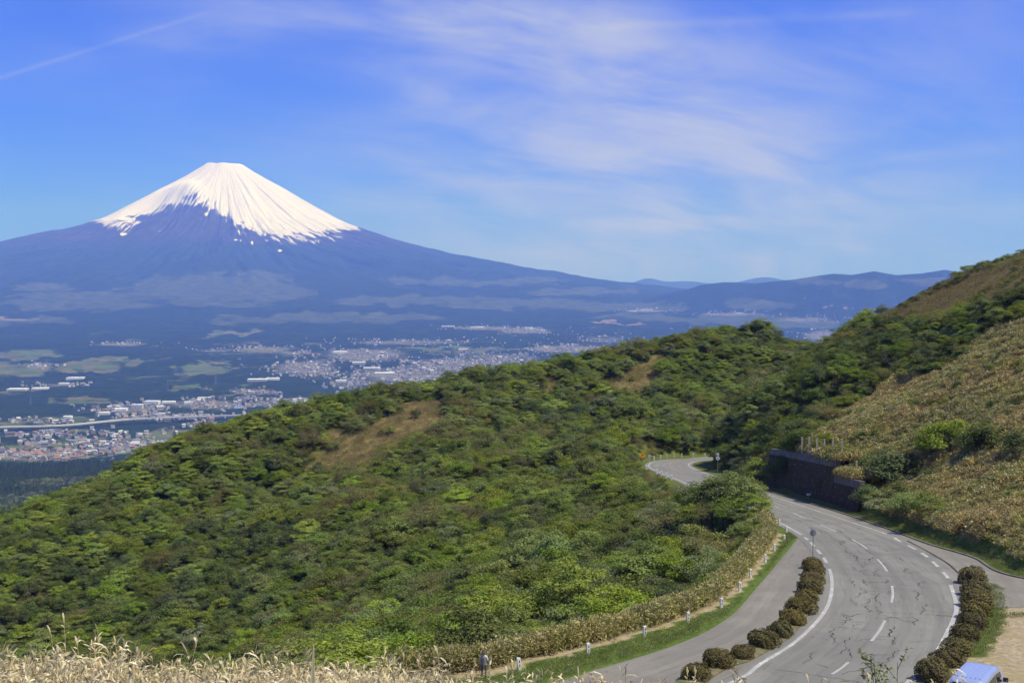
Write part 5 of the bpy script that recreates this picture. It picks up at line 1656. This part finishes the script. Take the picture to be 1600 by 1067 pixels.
# ------------------------------------------------------------------ person by the hedge
def person():
    p = on(756, 1059)
    z0 = float(rz(p[1])) + .03
    joints = {'pelvis': (0, 0, .95, .15, .115), 'waist': (0, 0, 1.10, .145, .11), 'chest': (0, .01, 1.33, .18, .12), 'neck': (0, .02, 1.49, .06, .06), 'head0': (0, .01, 1.57, .075, .085), 'head1': (0, .0, 1.66, .088, .10), 'head2': (0, .005, 1.73, .06, .07),
              'hipL': (-.10, 0, .90, .095, .10), 'kneeL': (-.12, -.02, .50, .062, .065), 'ankL': (-.12, .03, .10, .045, .05), 'toeL': (-.13, -.14, .04, .045, .03),
              'hipR': (.10, 0, .90, .095, .10), 'kneeR': (.12, -.01, .50, .062, .065), 'ankR': (.12, .03, .10, .045, .05), 'toeR': (.13, -.14, .04, .045, .03),
              'shL': (-.19, .02, 1.41, .065, .065), 'elL': (-.27, .0, 1.14, .045, .045), 'wrL': (-.16, -.17, 1.08, .032, .03), 'haL': (-.09, -.22, 1.10, .034, .022),
              'shR': (.19, .02, 1.41, .065, .065), 'elR': (.28, .0, 1.14, .045, .045), 'wrR': (.18, -.17, 1.06, .032, .03), 'haR': (.10, -.22, 1.09, .034, .022)}
    keys = list(joints)
    E = [('pelvis', 'waist'), ('waist', 'chest'), ('chest', 'neck'), ('neck', 'head0'), ('head0', 'head1'), ('head1', 'head2')]
    for s in 'LR': E += [('pelvis', 'hip' + s), ('hip' + s, 'knee' + s), ('knee' + s, 'ank' + s), ('ank' + s, 'toe' + s), ('chest', 'sh' + s), ('sh' + s, 'el' + s), ('el' + s, 'wr' + s), ('wr' + s, 'ha' + s)]
    # fingers, short chains from the hand
    for s, sx in (('L', 1), ('R', -1)):
        h = joints['ha' + s]
        for q, (dx, dy, dz) in enumerate(((.02, -.05, .025), (.03, -.06, .008), (.03, -.06, -.010), (.025, -.05, -.026), (.045, -.015, .04))):
            k = 'f%s%d' % (s, q); joints[k] = (h[0] + dx * sx, h[1] + dy, h[2] + dz, .010, .009); keys.append(k); E.append(('ha' + s, k))
    me = bpy.data.meshes.new('body')
    me.from_pydata([joints[k][:3] for k in keys], [(keys.index(a), keys.index(b)) for a, b in E], [])
    o = link('person', me, None, (p[0], p[1], z0), (0, 0, R(165)))
    md = o.modifiers.new('skin', 'SKIN'); md.use_smooth_shade = True
    for i, k in enumerate(keys):
        v = me.skin_vertices[0].data[i]; v.radius = joints[k][3:5]; v.use_root = (k == 'pelvis')
    o.modifiers.new('subsurf', 'SUBSURF').levels = 1
    m, T, out = newmat('person_body')
    tc = T.n.new('ShaderNodeTexCoord'); x, y, z = T.xyz(tc.outputs['Object'])
    ax = T.math('ABSOLUTE', x)
    skin = (.42, .27, .19, 1)
    c = T.mix(T.ramp(z, .96, .965, smooth=False), (.11, .11, .115, 1), (.62, .61, .58, 1))
    c = T.mix(T.ramp(z, 1.475, 1.48, smooth=False), c, skin)
    hand = T.math('MULTIPLY', T.ramp(y, -.185, -.18, 1, 0, False), T.ramp(z, .8, .82, smooth=False))
    c = T.mix(hand, c, skin)
    c = T.mix(T.ramp(z, .075, .08, 1, 0, False), c, (.05, .04, .035, 1))
    principled(T, out, c, .8)
    me.materials.append(m)
    # waistcoat: a closed shell round the torso
    vest = mat_noise('grey_waistcoat', (.17, .17, .165), (.23, .23, .22), 12)
    b = MB(); n = 20
    rings = ((.86, .205, .16), (.98, .20, .155), (1.12, .19, .15), (1.28, .205, .155), (1.38, .195, .145), (1.44, .13, .11), (1.475, .075, .08))
    V, Fc = [], []
    for z_, rx, ry in rings:
        for i in range(n):
            a = 2 * math.pi * i / n; V.append((math.cos(a) * rx, math.sin(a) * ry + .005, z_))
    for j in range(len(rings) - 1):
        for i in range(n): Fc.append((j * n + i, j * n + (i + 1) % n, (j + 1) * n + (i + 1) % n, (j + 1) * n + i))
    b.add(V, Fc); vo = b.obj('waistcoat', vest, o, True)
    hat = mat_noise('dark_hat', (.05, .05, .055), (.08, .08, .085), 12)
    h = MB(); V, Fc = [], []
    hr = ((1.665, .17, .18), (1.672, .17, .18), (1.68, .112, .125), (1.74, .104, .115), (1.785, .08, .09), (1.80, .02, .02))
    for z_, rx, ry in hr:
        for i in range(n):
            a = 2 * math.pi * i / n; V.append((math.cos(a) * rx, math.sin(a) * ry, z_))
    for j in range(len(hr) - 1):
        for i in range(n): Fc.append((j * n + i, j * n + (i + 1) % n, (j + 1) * n + (i + 1) % n, (j + 1) * n + i))
    h.add(V, Fc).obj('hat', hat, o, True)
    f = MB()                                  # facial features
    for sx in (-1, 1):
        f.tube((sx * .032, -.093, 1.655), (sx * .032, -.103, 1.655), .011, .009, 8)
        f.tube((sx * .088, .0, 1.65), (sx * .10, .005, 1.65), .028, .022, 8)
    f.add([(-.012, -.095, 1.655), (.012, -.095, 1.655), (.016, -.098, 1.615), (-.016, -.098, 1.615), (0, -.122, 1.618)], [(0, 1, 4), (1, 2, 4), (2, 3, 4), (3, 0, 4)])
    f.box((0, -.094, 1.588), (.045, .012, .009))
    f.obj('face', mat_noise('face_skin', (.36, .22, .16), (.42, .27, .19), 20), o)
    tag(o, 'person in a dark hat, white sleeves and grey waistcoat before the hedge', 'person')


person()


# ------------------------------------------------------------------ van
def van():
    hd = Vector((.56, .83, 0)).normalized()
    m, T, out = newmat('silver_paint_sky_tint')
    b = T.n.new('ShaderNodeBsdfPrincipled')
    b.inputs['Base Color'].default_value = (.36, .44, .66, 1); b.inputs['Metallic'].default_value = .35; b.inputs['Roughness'].default_value = .32  # blue of the reflected sky put into the silver base colour
    b.inputs['Coat Weight'].default_value = .5; b.inputs['Coat Roughness'].default_value = .08
    T.l.new(b.outputs[0], out.inputs[0])
    c = at(1512, 1041, 71.6)
    # local frame: +x forward, +y left; origin on the ground in the middle of the van
    left = Vector((-hd.y, hd.x, 0))
    front_left_roof = Vector((c[0], c[1], 0))
    org = front_left_roof - (hd * 1.05 + left * .70) * 1.24
    org.z = rz(org.y) + .02
    o = link('van', None, None, org, (0, 0, math.atan2(hd.y, hd.x)), (1.24, 1.24, 1.2))
    L = [(-2.25, .42), (-2.28, .95), (-2.22, 1.30), (-2.10, 1.80), (-1.95, 1.90), (-.6, 1.95), (.75, 1.92), (1.05, 1.85), (1.75, 1.20), (2.15, 1.02), (2.30, .72), (2.28, .42)]
    V, Fc = [], []
    sec = (-.86, -.84, .84, .86)
    n = len(L)
    for y in np.linspace(-1, 1, 9):
        for x, z in L:
            # sides lean inwards above the belt line, edges rounded
            top = max(0, (z - 1.0) / .95)
            w = .85 - .11 * top ** 1.6
            edge = abs(y) ** 6
            V.append((x * (1 - .015 * edge), y * w, z - .06 * edge * (1 if z > 1.5 else 0)))
    for j in range(8):
        for i in range(n):
            Fc.append((j * n + i, j * n + (i + 1) % n, (j + 1) * n + (i + 1) % n, (j + 1) * n + i))
    Fc += [tuple(range(n - 1, -1, -1)), tuple(range(8 * n, 9 * n))]
    body = MB().add(V, Fc).obj('body', m, o); bevel(body, .035, 2)
    for y in (-.48, -.29, -.10, .10, .29, .48):
        r_ = MB().box((-.55, y, 1.945), (2.3, .05, .03)).obj('roof_rib', m, o); bevel(r_, .012)
    for s in (-1, 1):
        def pane(P, nm='side_window'):
            b_ = MB()
            A = [(x, s * (.852 - .11 * max(0, (z - 1.0) / .95) ** 1.6), z) for x, z in P]
            Bq = [(x, s * (.83 - .11 * max(0, (z - 1.0) / .95) ** 1.6), z) for x, z in P]
            k = len(P)
            b_.add(A + Bq, [tuple(range(k)) if s < 0 else tuple(range(k - 1, -1, -1))] + [(i, i + k, (i + 1) % k + k, (i + 1) % k) for i in range(k)])
            return b_.obj(nm, M['glass'], o)
        pane([(-2.0, 1.16), (-1.0, 1.16), (-1.0, 1.68), (-1.9, 1.68)]); pane([(-.92, 1.16), (.08, 1.16), (.08, 1.70), (-.92, 1.69)]); pane([(.18, 1.12), (1.35, 1.10), (.95, 1.64), (.18, 1.70)])
        mir = MB().box((1.25, s * 1.0, 1.18), (.12, .24, .22)).obj('mirror', M['plastic'], o); bevel(mir, .03)
        for x in (-1.4, 1.45):
            w = MB(); w.tube((x, s * .66, .33), (x, s * .86, .33), .33, .33, 24); wo = w.obj('wheel', M['rubber'], o)
            MB().tube((x, s * .84, .33), (x, s * .87, .33), .2, .2, 16).obj('rim', M['steel'], wo)
        hl = MB().box((2.20, s * .62, .88), (.16, .30, .17)).obj('headlight', M['sign_white'], o); bevel(hl, .04)
        MB().box((-2.262, s * .74, 1.05), (.05, .14, .42)).obj('tail_light', mat_noise('tail_lamp', (.35, .02, .02), (.42, .03, .03), 6, .3), o)
        MB().box((-.44, s * .862, 1.0), (.18, .03, .03)).obj('door_handle', M['plastic'], o)
    MB().add([(1.09, -.66, 1.82), (1.09, .66, 1.82), (1.77, .74, 1.22), (1.77, -.74, 1.22), (1.05, -.66, 1.80), (1.05, .66, 1.80), (1.73, .74, 1.20), (1.73, -.74, 1.20)], [(0, 3, 2, 1), (0, 1, 5, 4), (1, 2, 6, 5), (2, 3, 7, 6), (3, 0, 4, 7)]).obj('windscreen', M['glass'], o)
    MB().add([(-2.24, -.66, 1.25), (-2.24, .66, 1.25), (-2.125, .62, 1.74), (-2.125, -.62, 1.74), (-2.20, -.66, 1.25), (-2.20, .66, 1.25), (-2.09, .62, 1.74), (-2.09, -.62, 1.74)], [(0, 3, 2, 1), (0, 1, 5, 4), (1, 2, 6, 5), (2, 3, 7, 6), (3, 0, 4, 7)]).obj('rear_window', M['glass'], o)
    MB().box((2.27, 0, .52), (.12, 1.62, .22)).obj('bumper', m, o); MB().box((-2.25, 0, .52), (.12, 1.62, .22)).obj('bumper', m, o)
    tag(o, 'silver van with sky reflection painted in and a ribbed roof parked in the right lay-by', 'van')


van()


# ------------------------------------------------------------------ single plants in the foreground
def sprig(px_, top_y, Y, kd, label, seed, stems=3, per=34, lf=.055):
    rnd = random.Random(seed)
    x = ray(px_, 1067)[0] * Y; g = float(H(x, Y)); ht = ray(px_, top_y)[1] * Y - g
    o = link('leafy_sprig', None, None, (x, Y, g))
    st = MB(); P, N = [], []
    for k in range(stems):
        a = Vector((rnd.gauss(0, .05), rnd.gauss(0, .05), -.1)); d = Vector((rnd.gauss(0, .13), rnd.gauss(0, .13), 1))
        b_ = a + d * ht * rnd.uniform(.75, 1.0)
        m_ = (a + b_) / 2 + Vector((rnd.gauss(0, .05), rnd.gauss(0, .05), 0))
        st.tube(a, m_, .009, .007, 5, False); st.tube(m_, b_, .007, .002, 5, False)
        for q in range(7):
            f = rnd.uniform(.4, .95); s0 = a + (m_ - a) * f * 2 if f < .5 else m_ + (b_ - m_) * (f - .5) * 2
            e = s0 + Vector((rnd.gauss(0, .13), rnd.gauss(0, .13), rnd.uniform(.08, .26)))
            st.tube(s0, e, .004, .0015, 4, False)
            for w in range(per // 7 + 1):
                t = s0 + (e - s0) * rnd.uniform(.3, 1.05); P.append(t + Vector((rnd.gauss(0, .022), rnd.gauss(0, .022), rnd.gauss(0, .022)))); N.append((rnd.gauss(0, .6), rnd.gauss(0, .6), 1))
    st.obj('stem', M['bark'], o)
    P = np.array([tuple(v) for v in P]); L = lf * rng.uniform(.6, 1.3, len(P))
    V, Fq = leaves(P, np.array(N), L, L * .5, np.random.default_rng(seed))
    link('foliage', mesh_np('foliage', V, Fq, M[kd]), o)
    tag(o, label, 'plant', 'leafy sprigs in the foreground')


sprig(1398, 1006, 13.0, 'leaf_mid', 'tall sprig with small green leaves in front of the road left of the van', 3, 5, 63, .065)
sprig(1372, 1034, 12.5, 'leaf_mid', 'shorter green sprig just left of the tall one before the road', 4, 3, 50, .06)
sprig(1250, 1040, 12.0, 'sasa', 'dry yellowish sprig in front of the white edge line', 5, 2, 14, .09)
sprig(880, 1044, 12.5, 'leaf_mid', 'green leafy sprig below the near end of the left lay-by', 6, 3)
sprig(815, 1048, 12.0, 'leaf_lime', 'light green sprig below the first guard post', 7, 3)
sprig(905, 1050, 12.0, 'sasa_green', 'yellow-green sprig right of the leafy one at the lay-by end', 8, 2)
sprig(1180, 1052, 12.0, 'leaf_olive', 'olive sprig low in front of the left planting strip', 9, 2)
sprig(1506, 1046, 11.0, 'leaf_olive', 'thin brown twig in front of the van roof', 10, 1, 7, .04)
sprig(1548, 1040, 11.5, 'leaf_dark', 'thin dark twig in front of the right side of the van', 11, 1, 14, .03)
sprig(1020, 1052, 12.0, 'sasa', 'dry tuft in front of the worn lay-by', 12, 3, 14, .10)


def stalk():
    Y = 9.0; x = ray(487, 1067)[0] * Y; g = float(H(x, Y)); t = ray(490, 1008)[1] * Y - g
    o = link('dry_stalk', None, None, (x, Y, g))
    b = MB(); b.tube((0, 0, -.1), (.01, 0, t * .6), .016, .019, 8); b.tube((.01, 0, t * .6), (.014, 0, t), .019, .006, 8)
    b.obj('stem', M['straw'], o)
    s = MB(); s.add([(.0, -.02, t * .62), (.03, -.02, t * .75), (.016, -.012, t * 1.0), (-.008, -.02, t * .8)], [(0, 1, 2, 3)]); s.obj('sheath', M['straw'], o)
    tag(o, 'single upright dry stalk rising above the foreground grass', 'plant')


stalk()


# ------------------------------------------------------------------ the town on the plain
def flatm(name, c, rough=.8): return mat_noise(name, tuple(v * .9 for v in c), c, .05, rough, bump=0)


WALLS = [flatm('house_wall_white', (.60, .57, .50)), flatm('house_wall_cream', (.42, .37, .29)), flatm('house_wall_grey', (.26, .255, .24))]
ROOFS = [flatm('roof_grey', (.20, .21, .23)), flatm('roof_dark', (.10, .10, .11)), flatm('roof_brown', (.26, .17, .12)), flatm('roof_pale', (.42, .42, .41)), flatm('roof_blue', (.17, .21, .28)), flatm('roof_red', (.30, .17, .11))]
FACTS = [flatm('factory_wall_white', (.74, .73, .69)), flatm('factory_wall_cream', (.60, .57, .49)), flatm('factory_wall_grey', (.46, .46, .44)), flatm('factory_wall_pale', (.68, .67, .64))]; FROOF = flatm('factory_roof', (.70, .71, .72)); BLUE = flatm('blue_sheet_roof', (.06, .20, .62))


def house_v(w, d, h):
    x, y = w / 2, d / 2
    Wv = [(-x, -y, -3), (x, -y, -3), (x, y, -3), (-x, y, -3), (-x, -y, h), (x, -y, h), (x, y, h), (-x, y, h), (-x, 0, h + d * .32), (x, 0, h + d * .32)]
    Wf = [(0, 1, 5, 4), (1, 2, 6, 9, 5), (2, 3, 7, 6), (3, 0, 4, 8, 7)]
    e = .5
    Rv = [(-x - e, -y - e, h - .2), (x + e, -y - e, h - .2), (x + e, 0, h + d * .32 + .15), (-x - e, 0, h + d * .32 + .15), (-x - e, y + e, h - .2), (x + e, y + e, h - .2)]
    Rf = [(0, 1, 2, 3), (3, 2, 5, 4)]
    return Wv, Wf, Rv, Rf


HM = []
for k in range(9):
    w, d, h = 9 + 2.2 * (k % 3), 7.5 + 1.1 * (k // 3), 5.5 + .8 * (k % 2)
    a, b_, c, e = house_v(w, d, h)
    HM.append((mesh_np('walls', a, b_, WALLS[k % 3]), mesh_np('roof', c, e, ROOFS[(0, 1, 3, 0, 1, 2, 4, 5, 0)[k]])))


def plain_pos(px_, py_):
    """ground point of the plain seen at many spots of the photograph"""
    u, w = ray(px_, py_)
    lo = np.full(len(px_), 1500.0); hi = np.full(len(px_), 24000.0)
    Ys = np.geomspace(1500, 24000, 260)
    Y = np.full(len(px_), np.nan)
    prev = None
    for y in Ys:
        below = far_g(u * y, np.full(len(u), y)) > w * y
        new = below & np.isnan(Y)
        Y[new] = y
        if not np.isnan(Y).any(): break
    return u * Y, Y


hp = []
for cx, cy, rx, ry, n in TOWNS:
    m_ = int(n * 1.0)
    q = np.c_[rng.normal(cx, rx * .62, m_), rng.normal(cy, ry * .55, m_)]
    cl_ = fbm(q[:, 0] / 9, q[:, 1] / 3.2, 3, 7)
    hp.append(q[(cl_ > .52) & (rng.random(m_) < .85)])
hp = np.concatenate(hp)
hp = hp[(hp[:, 0] > -30) & (hp[:, 0] < 1340) & (hp[:, 1] > 478) & (hp[:, 1] < 738)]
X, Y = plain_pos(hp[:, 0], hp[:, 1])
# a little random shift along the line of sight, so houses do not line up in rings
Y2 = Y * (1 + rng.normal(0, .006, len(Y))); X = X / Y * Y2 + rng.normal(0, 10, len(Y)); Y = Y2
ok = ~np.isnan(Y); X, Y, hp = X[ok], Y[ok], hp[ok]
Z = far_g(X, Y)


def ridge_hides(px_, py_):
    sx_ = [0, 60, 130, 240, 300, 370, 480, 560, 620, 700, 790, 900, 1000, 1060, 1150, 1190, 1240, 1285, 1320, 1400]
    sy_ = [795, 775, 750, 700, 680, 655, 632, 622, 610, 597, 577, 558, 538, 523, 512, 500, 528, 545, 520, 450]
    return py_ > np.interp(px_, sx_, sy_) - 1


okv = ~ridge_hides(hp[:, 0], hp[:, 1]) & (hp[:, 0] > 4)
order = np.argsort(np.where(okv, Y, 1e9))
nearest = order[:250]; rest = order[250:]
lab_h = {0: 'small pale house', 1: 'cream house', 2: 'grey house'}
from collections import Counter
cnt = Counter(); todo = []
DIST = [(60, 'at the left edge'), (120, 'left in the near settlement'), (200, 'mid-way in the near settlement'), (280, 'right in the near settlement'), (400, 'by the wooded strip'), (1700, 'beside the ridge')]
for i in nearest:
    k = int(rng.integers(9))
    wh = next(t for lim_, t in DIST if hp[i, 0] < lim_)
    row = 'below the viaduct' if hp[i, 1] > 690 else 'just under the viaduct' if hp[i, 1] > 668 else 'beyond the viaduct'
    rf_n = ['grey', 'dark', 'brown', 'pale', 'blue', 'red'][(0, 1, 3, 0, 1, 2, 4, 5, 0)[k]]
    todo.append((('%s with %s roof %s' % (lab_h[k % 3], rf_n, wh)), i, k))
todo.sort(key=lambda t: (t[0], hp[t[1], 0]))
tot = Counter(t[0] for t in todo)
for lab, i, k in todo:
    cnt[lab] += 1
    s = rng.uniform(.9, 1.5)
    o = link('house', None, None, (X[i], Y[i], Z[i]), (0, 0, rng.choice([.3, 1.87]) + rng.normal(0, .2)), (s, s, s))
    link('walls', HM[k][0], o); link('roof', HM[k][1], o)
    c_ = cnt[lab]
    tag(o, lab + ((', ' + (ORD[c_ - 1] + (' from left' if c_ > 1 else ''))) if tot[lab] > 1 and c_ <= 30 else ''), 'house', 'houses of the nearest settlement')
# the thousands farther off form one mass
V, Fc, mi = [], [], []
for i in rest:
    k = int(rng.integers(9)); s = rng.uniform(.9, 1.6) * (1.6 if rng.random() < .06 else 1); a = rng.choice([.3, 1.87]) + rng.normal(0, .25)
    ca, sa = math.cos(a) * s, math.sin(a) * s
    w, d, h = 9 + 2.2 * (k % 3), 7.5 + 1.1 * (k // 3), 5.5 + .8 * (k % 2)
    Wv, Wf, Rv, Rf = house_v(w, d, h)
    for vv, ff, m_ in ((Wv, Wf, k % 3), (Rv, Rf, 3 + int(rng.choice([0, 1, 1, 3, 3, 0, 0, 2, 4])))):
        b0 = len(V); V += [(X[i] + x * ca - y * sa, Y[i] + x * sa + y * ca, Z[i] + z * s) for x, y, z in vv]
        Fc += [tuple(q + b0 for q in f) for f in ff]; mi += [m_] * len(ff)
tag(link('distant_town', mesh_np('distant_town', V, Fc, WALLS + ROOFS, matidx=mi)), 'mass of small distant houses of the town spread over the plain', 'town', kind='stuff')


def factory(px_, py_, wpx, hpx, label, roof=None, depth=.7, ang=0.12):
    a, b_ = plain_pos(np.array([float(px_)]), np.array([float(py_)]))
    x, y = float(a[0]), float(b_[0]); z = float(far_g(np.array(x), np.array(y)))
    w = .85 * wpx * y / F; h = max(7.0, .68 * hpx * y / F); d = max(30.0, w * depth)
    o = link('factory_building', None, None, (x, y + d / 2, z), (0, 0, ang + rng.normal(0, .06)))
    MB().box((0, 0, h / 2 - 6), (w, d, h + 12)).obj('walls', FACTS[int(rng.integers(4))], o)
    r_ = MB().box((0, 0, h + .6), (w * 1.01, d * 1.01, 1.1)).obj('roof', roof or FROOF, o)
    v = MB()
    for q in range(3): v.box(((q - 1) * w * .27, 0, h + 2.0), (w * .07, d * .5, 1.8))
    v.obj('roof_vent', FROOF, r_)
    tag(o, label, 'factory', 'large pale buildings on the plain')


for a in ((184, 644, 28, 5, 'white factory block beyond the viaduct, left of the tall pair'), (213, 640, 20, 9, 'tall white factory hall beyond the viaduct, left of the tall pair of halls'), (236, 634, 26, 8, 'tall white factory hall right of the first tall one'), (160, 650, 22, 5, 'low white works building left of the tall factory halls'),
          (104, 656, 15, 5, 'small white works building near the left part of the viaduct'), (262, 632, 24, 4, 'low factory building right of the tall halls'), (315, 625, 18, 4, 'grey-white factory right of the factory row'), (296, 632, 22, 3, 'long low shed at the right end of the factory row'),
          (98, 602, 18, 4, 'white warehouse in the fields at left'), (115, 594, 30, 4, 'long white warehouse beyond the fields at left'), (24, 613, 34, 4, 'long pale warehouse row at the left edge'), (60, 609, 28, 3, 'pale warehouse next to the left-edge row'),
          (400, 597, 34, 5, 'large white factory above the middle of the ridge'), (425, 594, 24, 4, 'white hall right of the large white factory'), (372, 638, 16, 3, 'long building with a bright blue roof'), (470, 640, 30, 4, 'white works building just above the ridge at left centre'), (500, 637, 26, 4, 'white works building next to the ridge line, right of the first'),
          (530, 553, 26, 4, 'white hall in the upper part of the town'), (580, 579, 30, 4, 'wide pale building in the middle of the town'), (560, 570, 24, 4, 'office block left of the wide pale building'), (600, 586, 36, 4, 'long white building in the middle of the town'), (532, 598, 20, 4, 'white hall in the left part of the town'),
          (598, 609, 30, 3, 'narrow white shed just above the ridge'), (680, 606, 36, 5, 'big white factory touching the ridge line'), (708, 600, 28, 6, 'tall white factory next to the big one at the ridge'), (660, 604, 20, 4, 'small works building left of the big ridge-line factory'),
          (724, 549, 18, 3, 'white school-like block beyond the town'), (700, 512, 24, 3, 'white barracks row far up the plain, left one'), (745, 515, 24, 3, 'white barracks row far up the plain, right one'), (826, 516, 16, 4, 'tall white block far out at the forest edge'), (845, 519, 16, 3, 'white block right of the tall one at the forest edge'),
          (988, 487, 14, 2, 'small white plant at the foot of the far hills'), (1010, 487, 22, 3, 'large white plant at the foot of the far hills'), (1156, 492, 16, 2, 'white works under the right-hand hills')):
    factory(*a, roof=BLUE if 'blue' in a[4] else None)


def viaduct():
    P = np.array([plain_pos(np.array([float(a)]), np.array([float(b_)])) for a, b_ in ((-60, 678), (0, 675), (100, 671), (200, 664.5), (300, 658), (400, 652), (470, 648))])[:, :, 0]
    C_ = spline(P, 25.0)
    gz = far_g(C_[:, 0], C_[:, 1]); t = np.linspace(0, 1, len(C_))
    z = np.polyval(np.polyfit(t, gz, 2), t) + 17
    o = link('viaduct', None, None, (0, 0, 0))
    w = 13.0
    A, B = offset(C_, -w), offset(C_, w); n = len(C_)
    V = np.concatenate([np.c_[A, z - 3], np.c_[A, z + 1.6], np.c_[A + (B - A) * .02, z + 1.6], np.c_[A + (B - A) * .03, z], np.c_[B + (A - B) * .03, z], np.c_[B + (A - B) * .02, z + 1.6], np.c_[B, z + 1.6], np.c_[B, z - 3]])
    i = np.arange(n - 1)
    Fq = np.concatenate([np.c_[i + k * n, i + 1 + k * n, i + 1 + ((k + 1) % 8) * n, i + ((k + 1) % 8) * n] for k in range(8)])
    conc = flatm('viaduct_concrete', (.46, .45, .43))
    link('deck', mesh_np('deck', V, Fq, conc), o)
    for k in range(0, n, 2):
        MB().box((C_[k, 0], C_[k, 1], (gz[k] + z[k]) / 2 - 5), (4, 9, abs(z[k] - gz[k]) + 4)).obj('pier', conc, o)
    tag(o, 'long pale expressway viaduct crossing the plain', 'viaduct')


viaduct()


def pylon(px_, yb, yt, label):
    a, b_ = plain_pos(np.array([float(px_)]), np.array([float(yb)]))
    x, y = float(a[0]), float(b_[0]); z = float(far_g(np.array(x), np.array(y))); h = (yb - yt) * y / F
    o = link('power_pylon', None, None, (x, y, z))
    b = MB(); r = h * .09
    for sx in (-1, 1):
        for sy in (-1, 1): b.tube((sx * r, sy * r, -3), (sx * r * .18, sy * r * .18, h), .7, .35, 4)
    for k in range(6):
        f0, f1 = k / 6, (k + 1) / 6; r0, r1 = r * (1 - .82 * f0), r * (1 - .82 * f1)
        for s in (-1, 1): b.tube((-r0 * s, -r0, h * f0), (r1 * s, -r1, h * f1), .3, .3, 4); b.tube((-r0, -r0 * s, h * f0), (-r1, r1 * s, h * f1), .3, .3, 4)
    b.obj('lattice', M['steel'], o)
    for q, f in enumerate((.68, .8, .92)): MB().tube((-h * .14, 0, h * f), (h * .14, 0, h * f), .5, .5, 4).obj('cross_arm', M['steel'], o)
    tag(o, label, 'pylon', 'power pylons on the plain')


for a in ((48, 633, 618, 'leftmost power pylon on the plain'), (262, 612, 595, 'power pylon above the factory row'), (337, 603, 587, 'power pylon right of the brown field'), (635, 592, 577, 'power pylon in the middle of the town'), (735, 598, 584, 'power pylon near the ridge-line factory')):
    pylon(*a)

# conifer wood below the left end of the ridge
cx_ = rng.uniform(-1500, -380, 16000); cy_ = rng.uniform(1400, 3500, 16000)
pxx, pyy = proj(cx_, cy_, far_g(cx_, cy_))
k = (pxx > -120) & (pxx < 420) & (pyy > 722 + 10 * fbm(cx_ / 120, cy_ / 120, 3, 4)) & (pyy < 860)
mixn = fbm(cx_ / 130, cy_ / 130, 3, 9)
cx_, cy_, mixn = cx_[k], cy_[k], mixn[k]; n = len(cx_)
big_round = crown_mesh('c', 700, M['leaf_grey'], Rr=4.6, Hh=7.5, base=3.0, nclump=30, nleaf=420, leaf=1.5, spread=1.2, flat=.6)[0]
big_dark = crown_mesh('c', 701, M['leaf_dark'], Rr=4.6, Hh=7.5, base=3.0, nclump=30, nleaf=420, leaf=1.5, spread=1.2, flat=.6)[0]
pk = np.where((mixn > .46) & (cy_ < 2800), 1 + rng.integers(0, 2, n), 0)
s_ = rng.uniform(.7, 1.25, n)
scatter('distant_wood', [conifer_mesh('c', 800), big_round, big_dark], np.c_[cx_, cy_, far_g(cx_, cy_)], np.c_[np.zeros(n), np.zeros(n), rng.uniform(0, 6.28, n)], np.c_[s_, s_, s_], pk, 'dark conifer wood on the plain below the left end of the ridge', 'wood')


# ------------------------------------------------------------------ air: one closed box of thin haze round everything
def haze():
    m = bpy.data.materials.new('haze_air'); m.use_nodes = True
    t = m.node_tree; t.nodes.clear()
    o = t.nodes.new('ShaderNodeOutputMaterial'); v = t.nodes.new('ShaderNodeVolumePrincipled')
    v.inputs['Color'].default_value = (0.14, 0.27, 1.0, 1)
    v.inputs['Density'].default_value = HAZE_D
    v.inputs['Absorption Color'].default_value = (1, 1, 1, 1)
    v.inputs['Anisotropy'].default_value = 0.0
    t.links.new(v.outputs[0], o.inputs['Volume'])
    b = MB().box((0, 21500, 1090), (62000, 51000, 3700))
    tag(b.obj('haze', m), 'thin bluish haze in the air over the plain', 'haze', kind='stuff')


HAZE_D = 5.2e-5
haze()
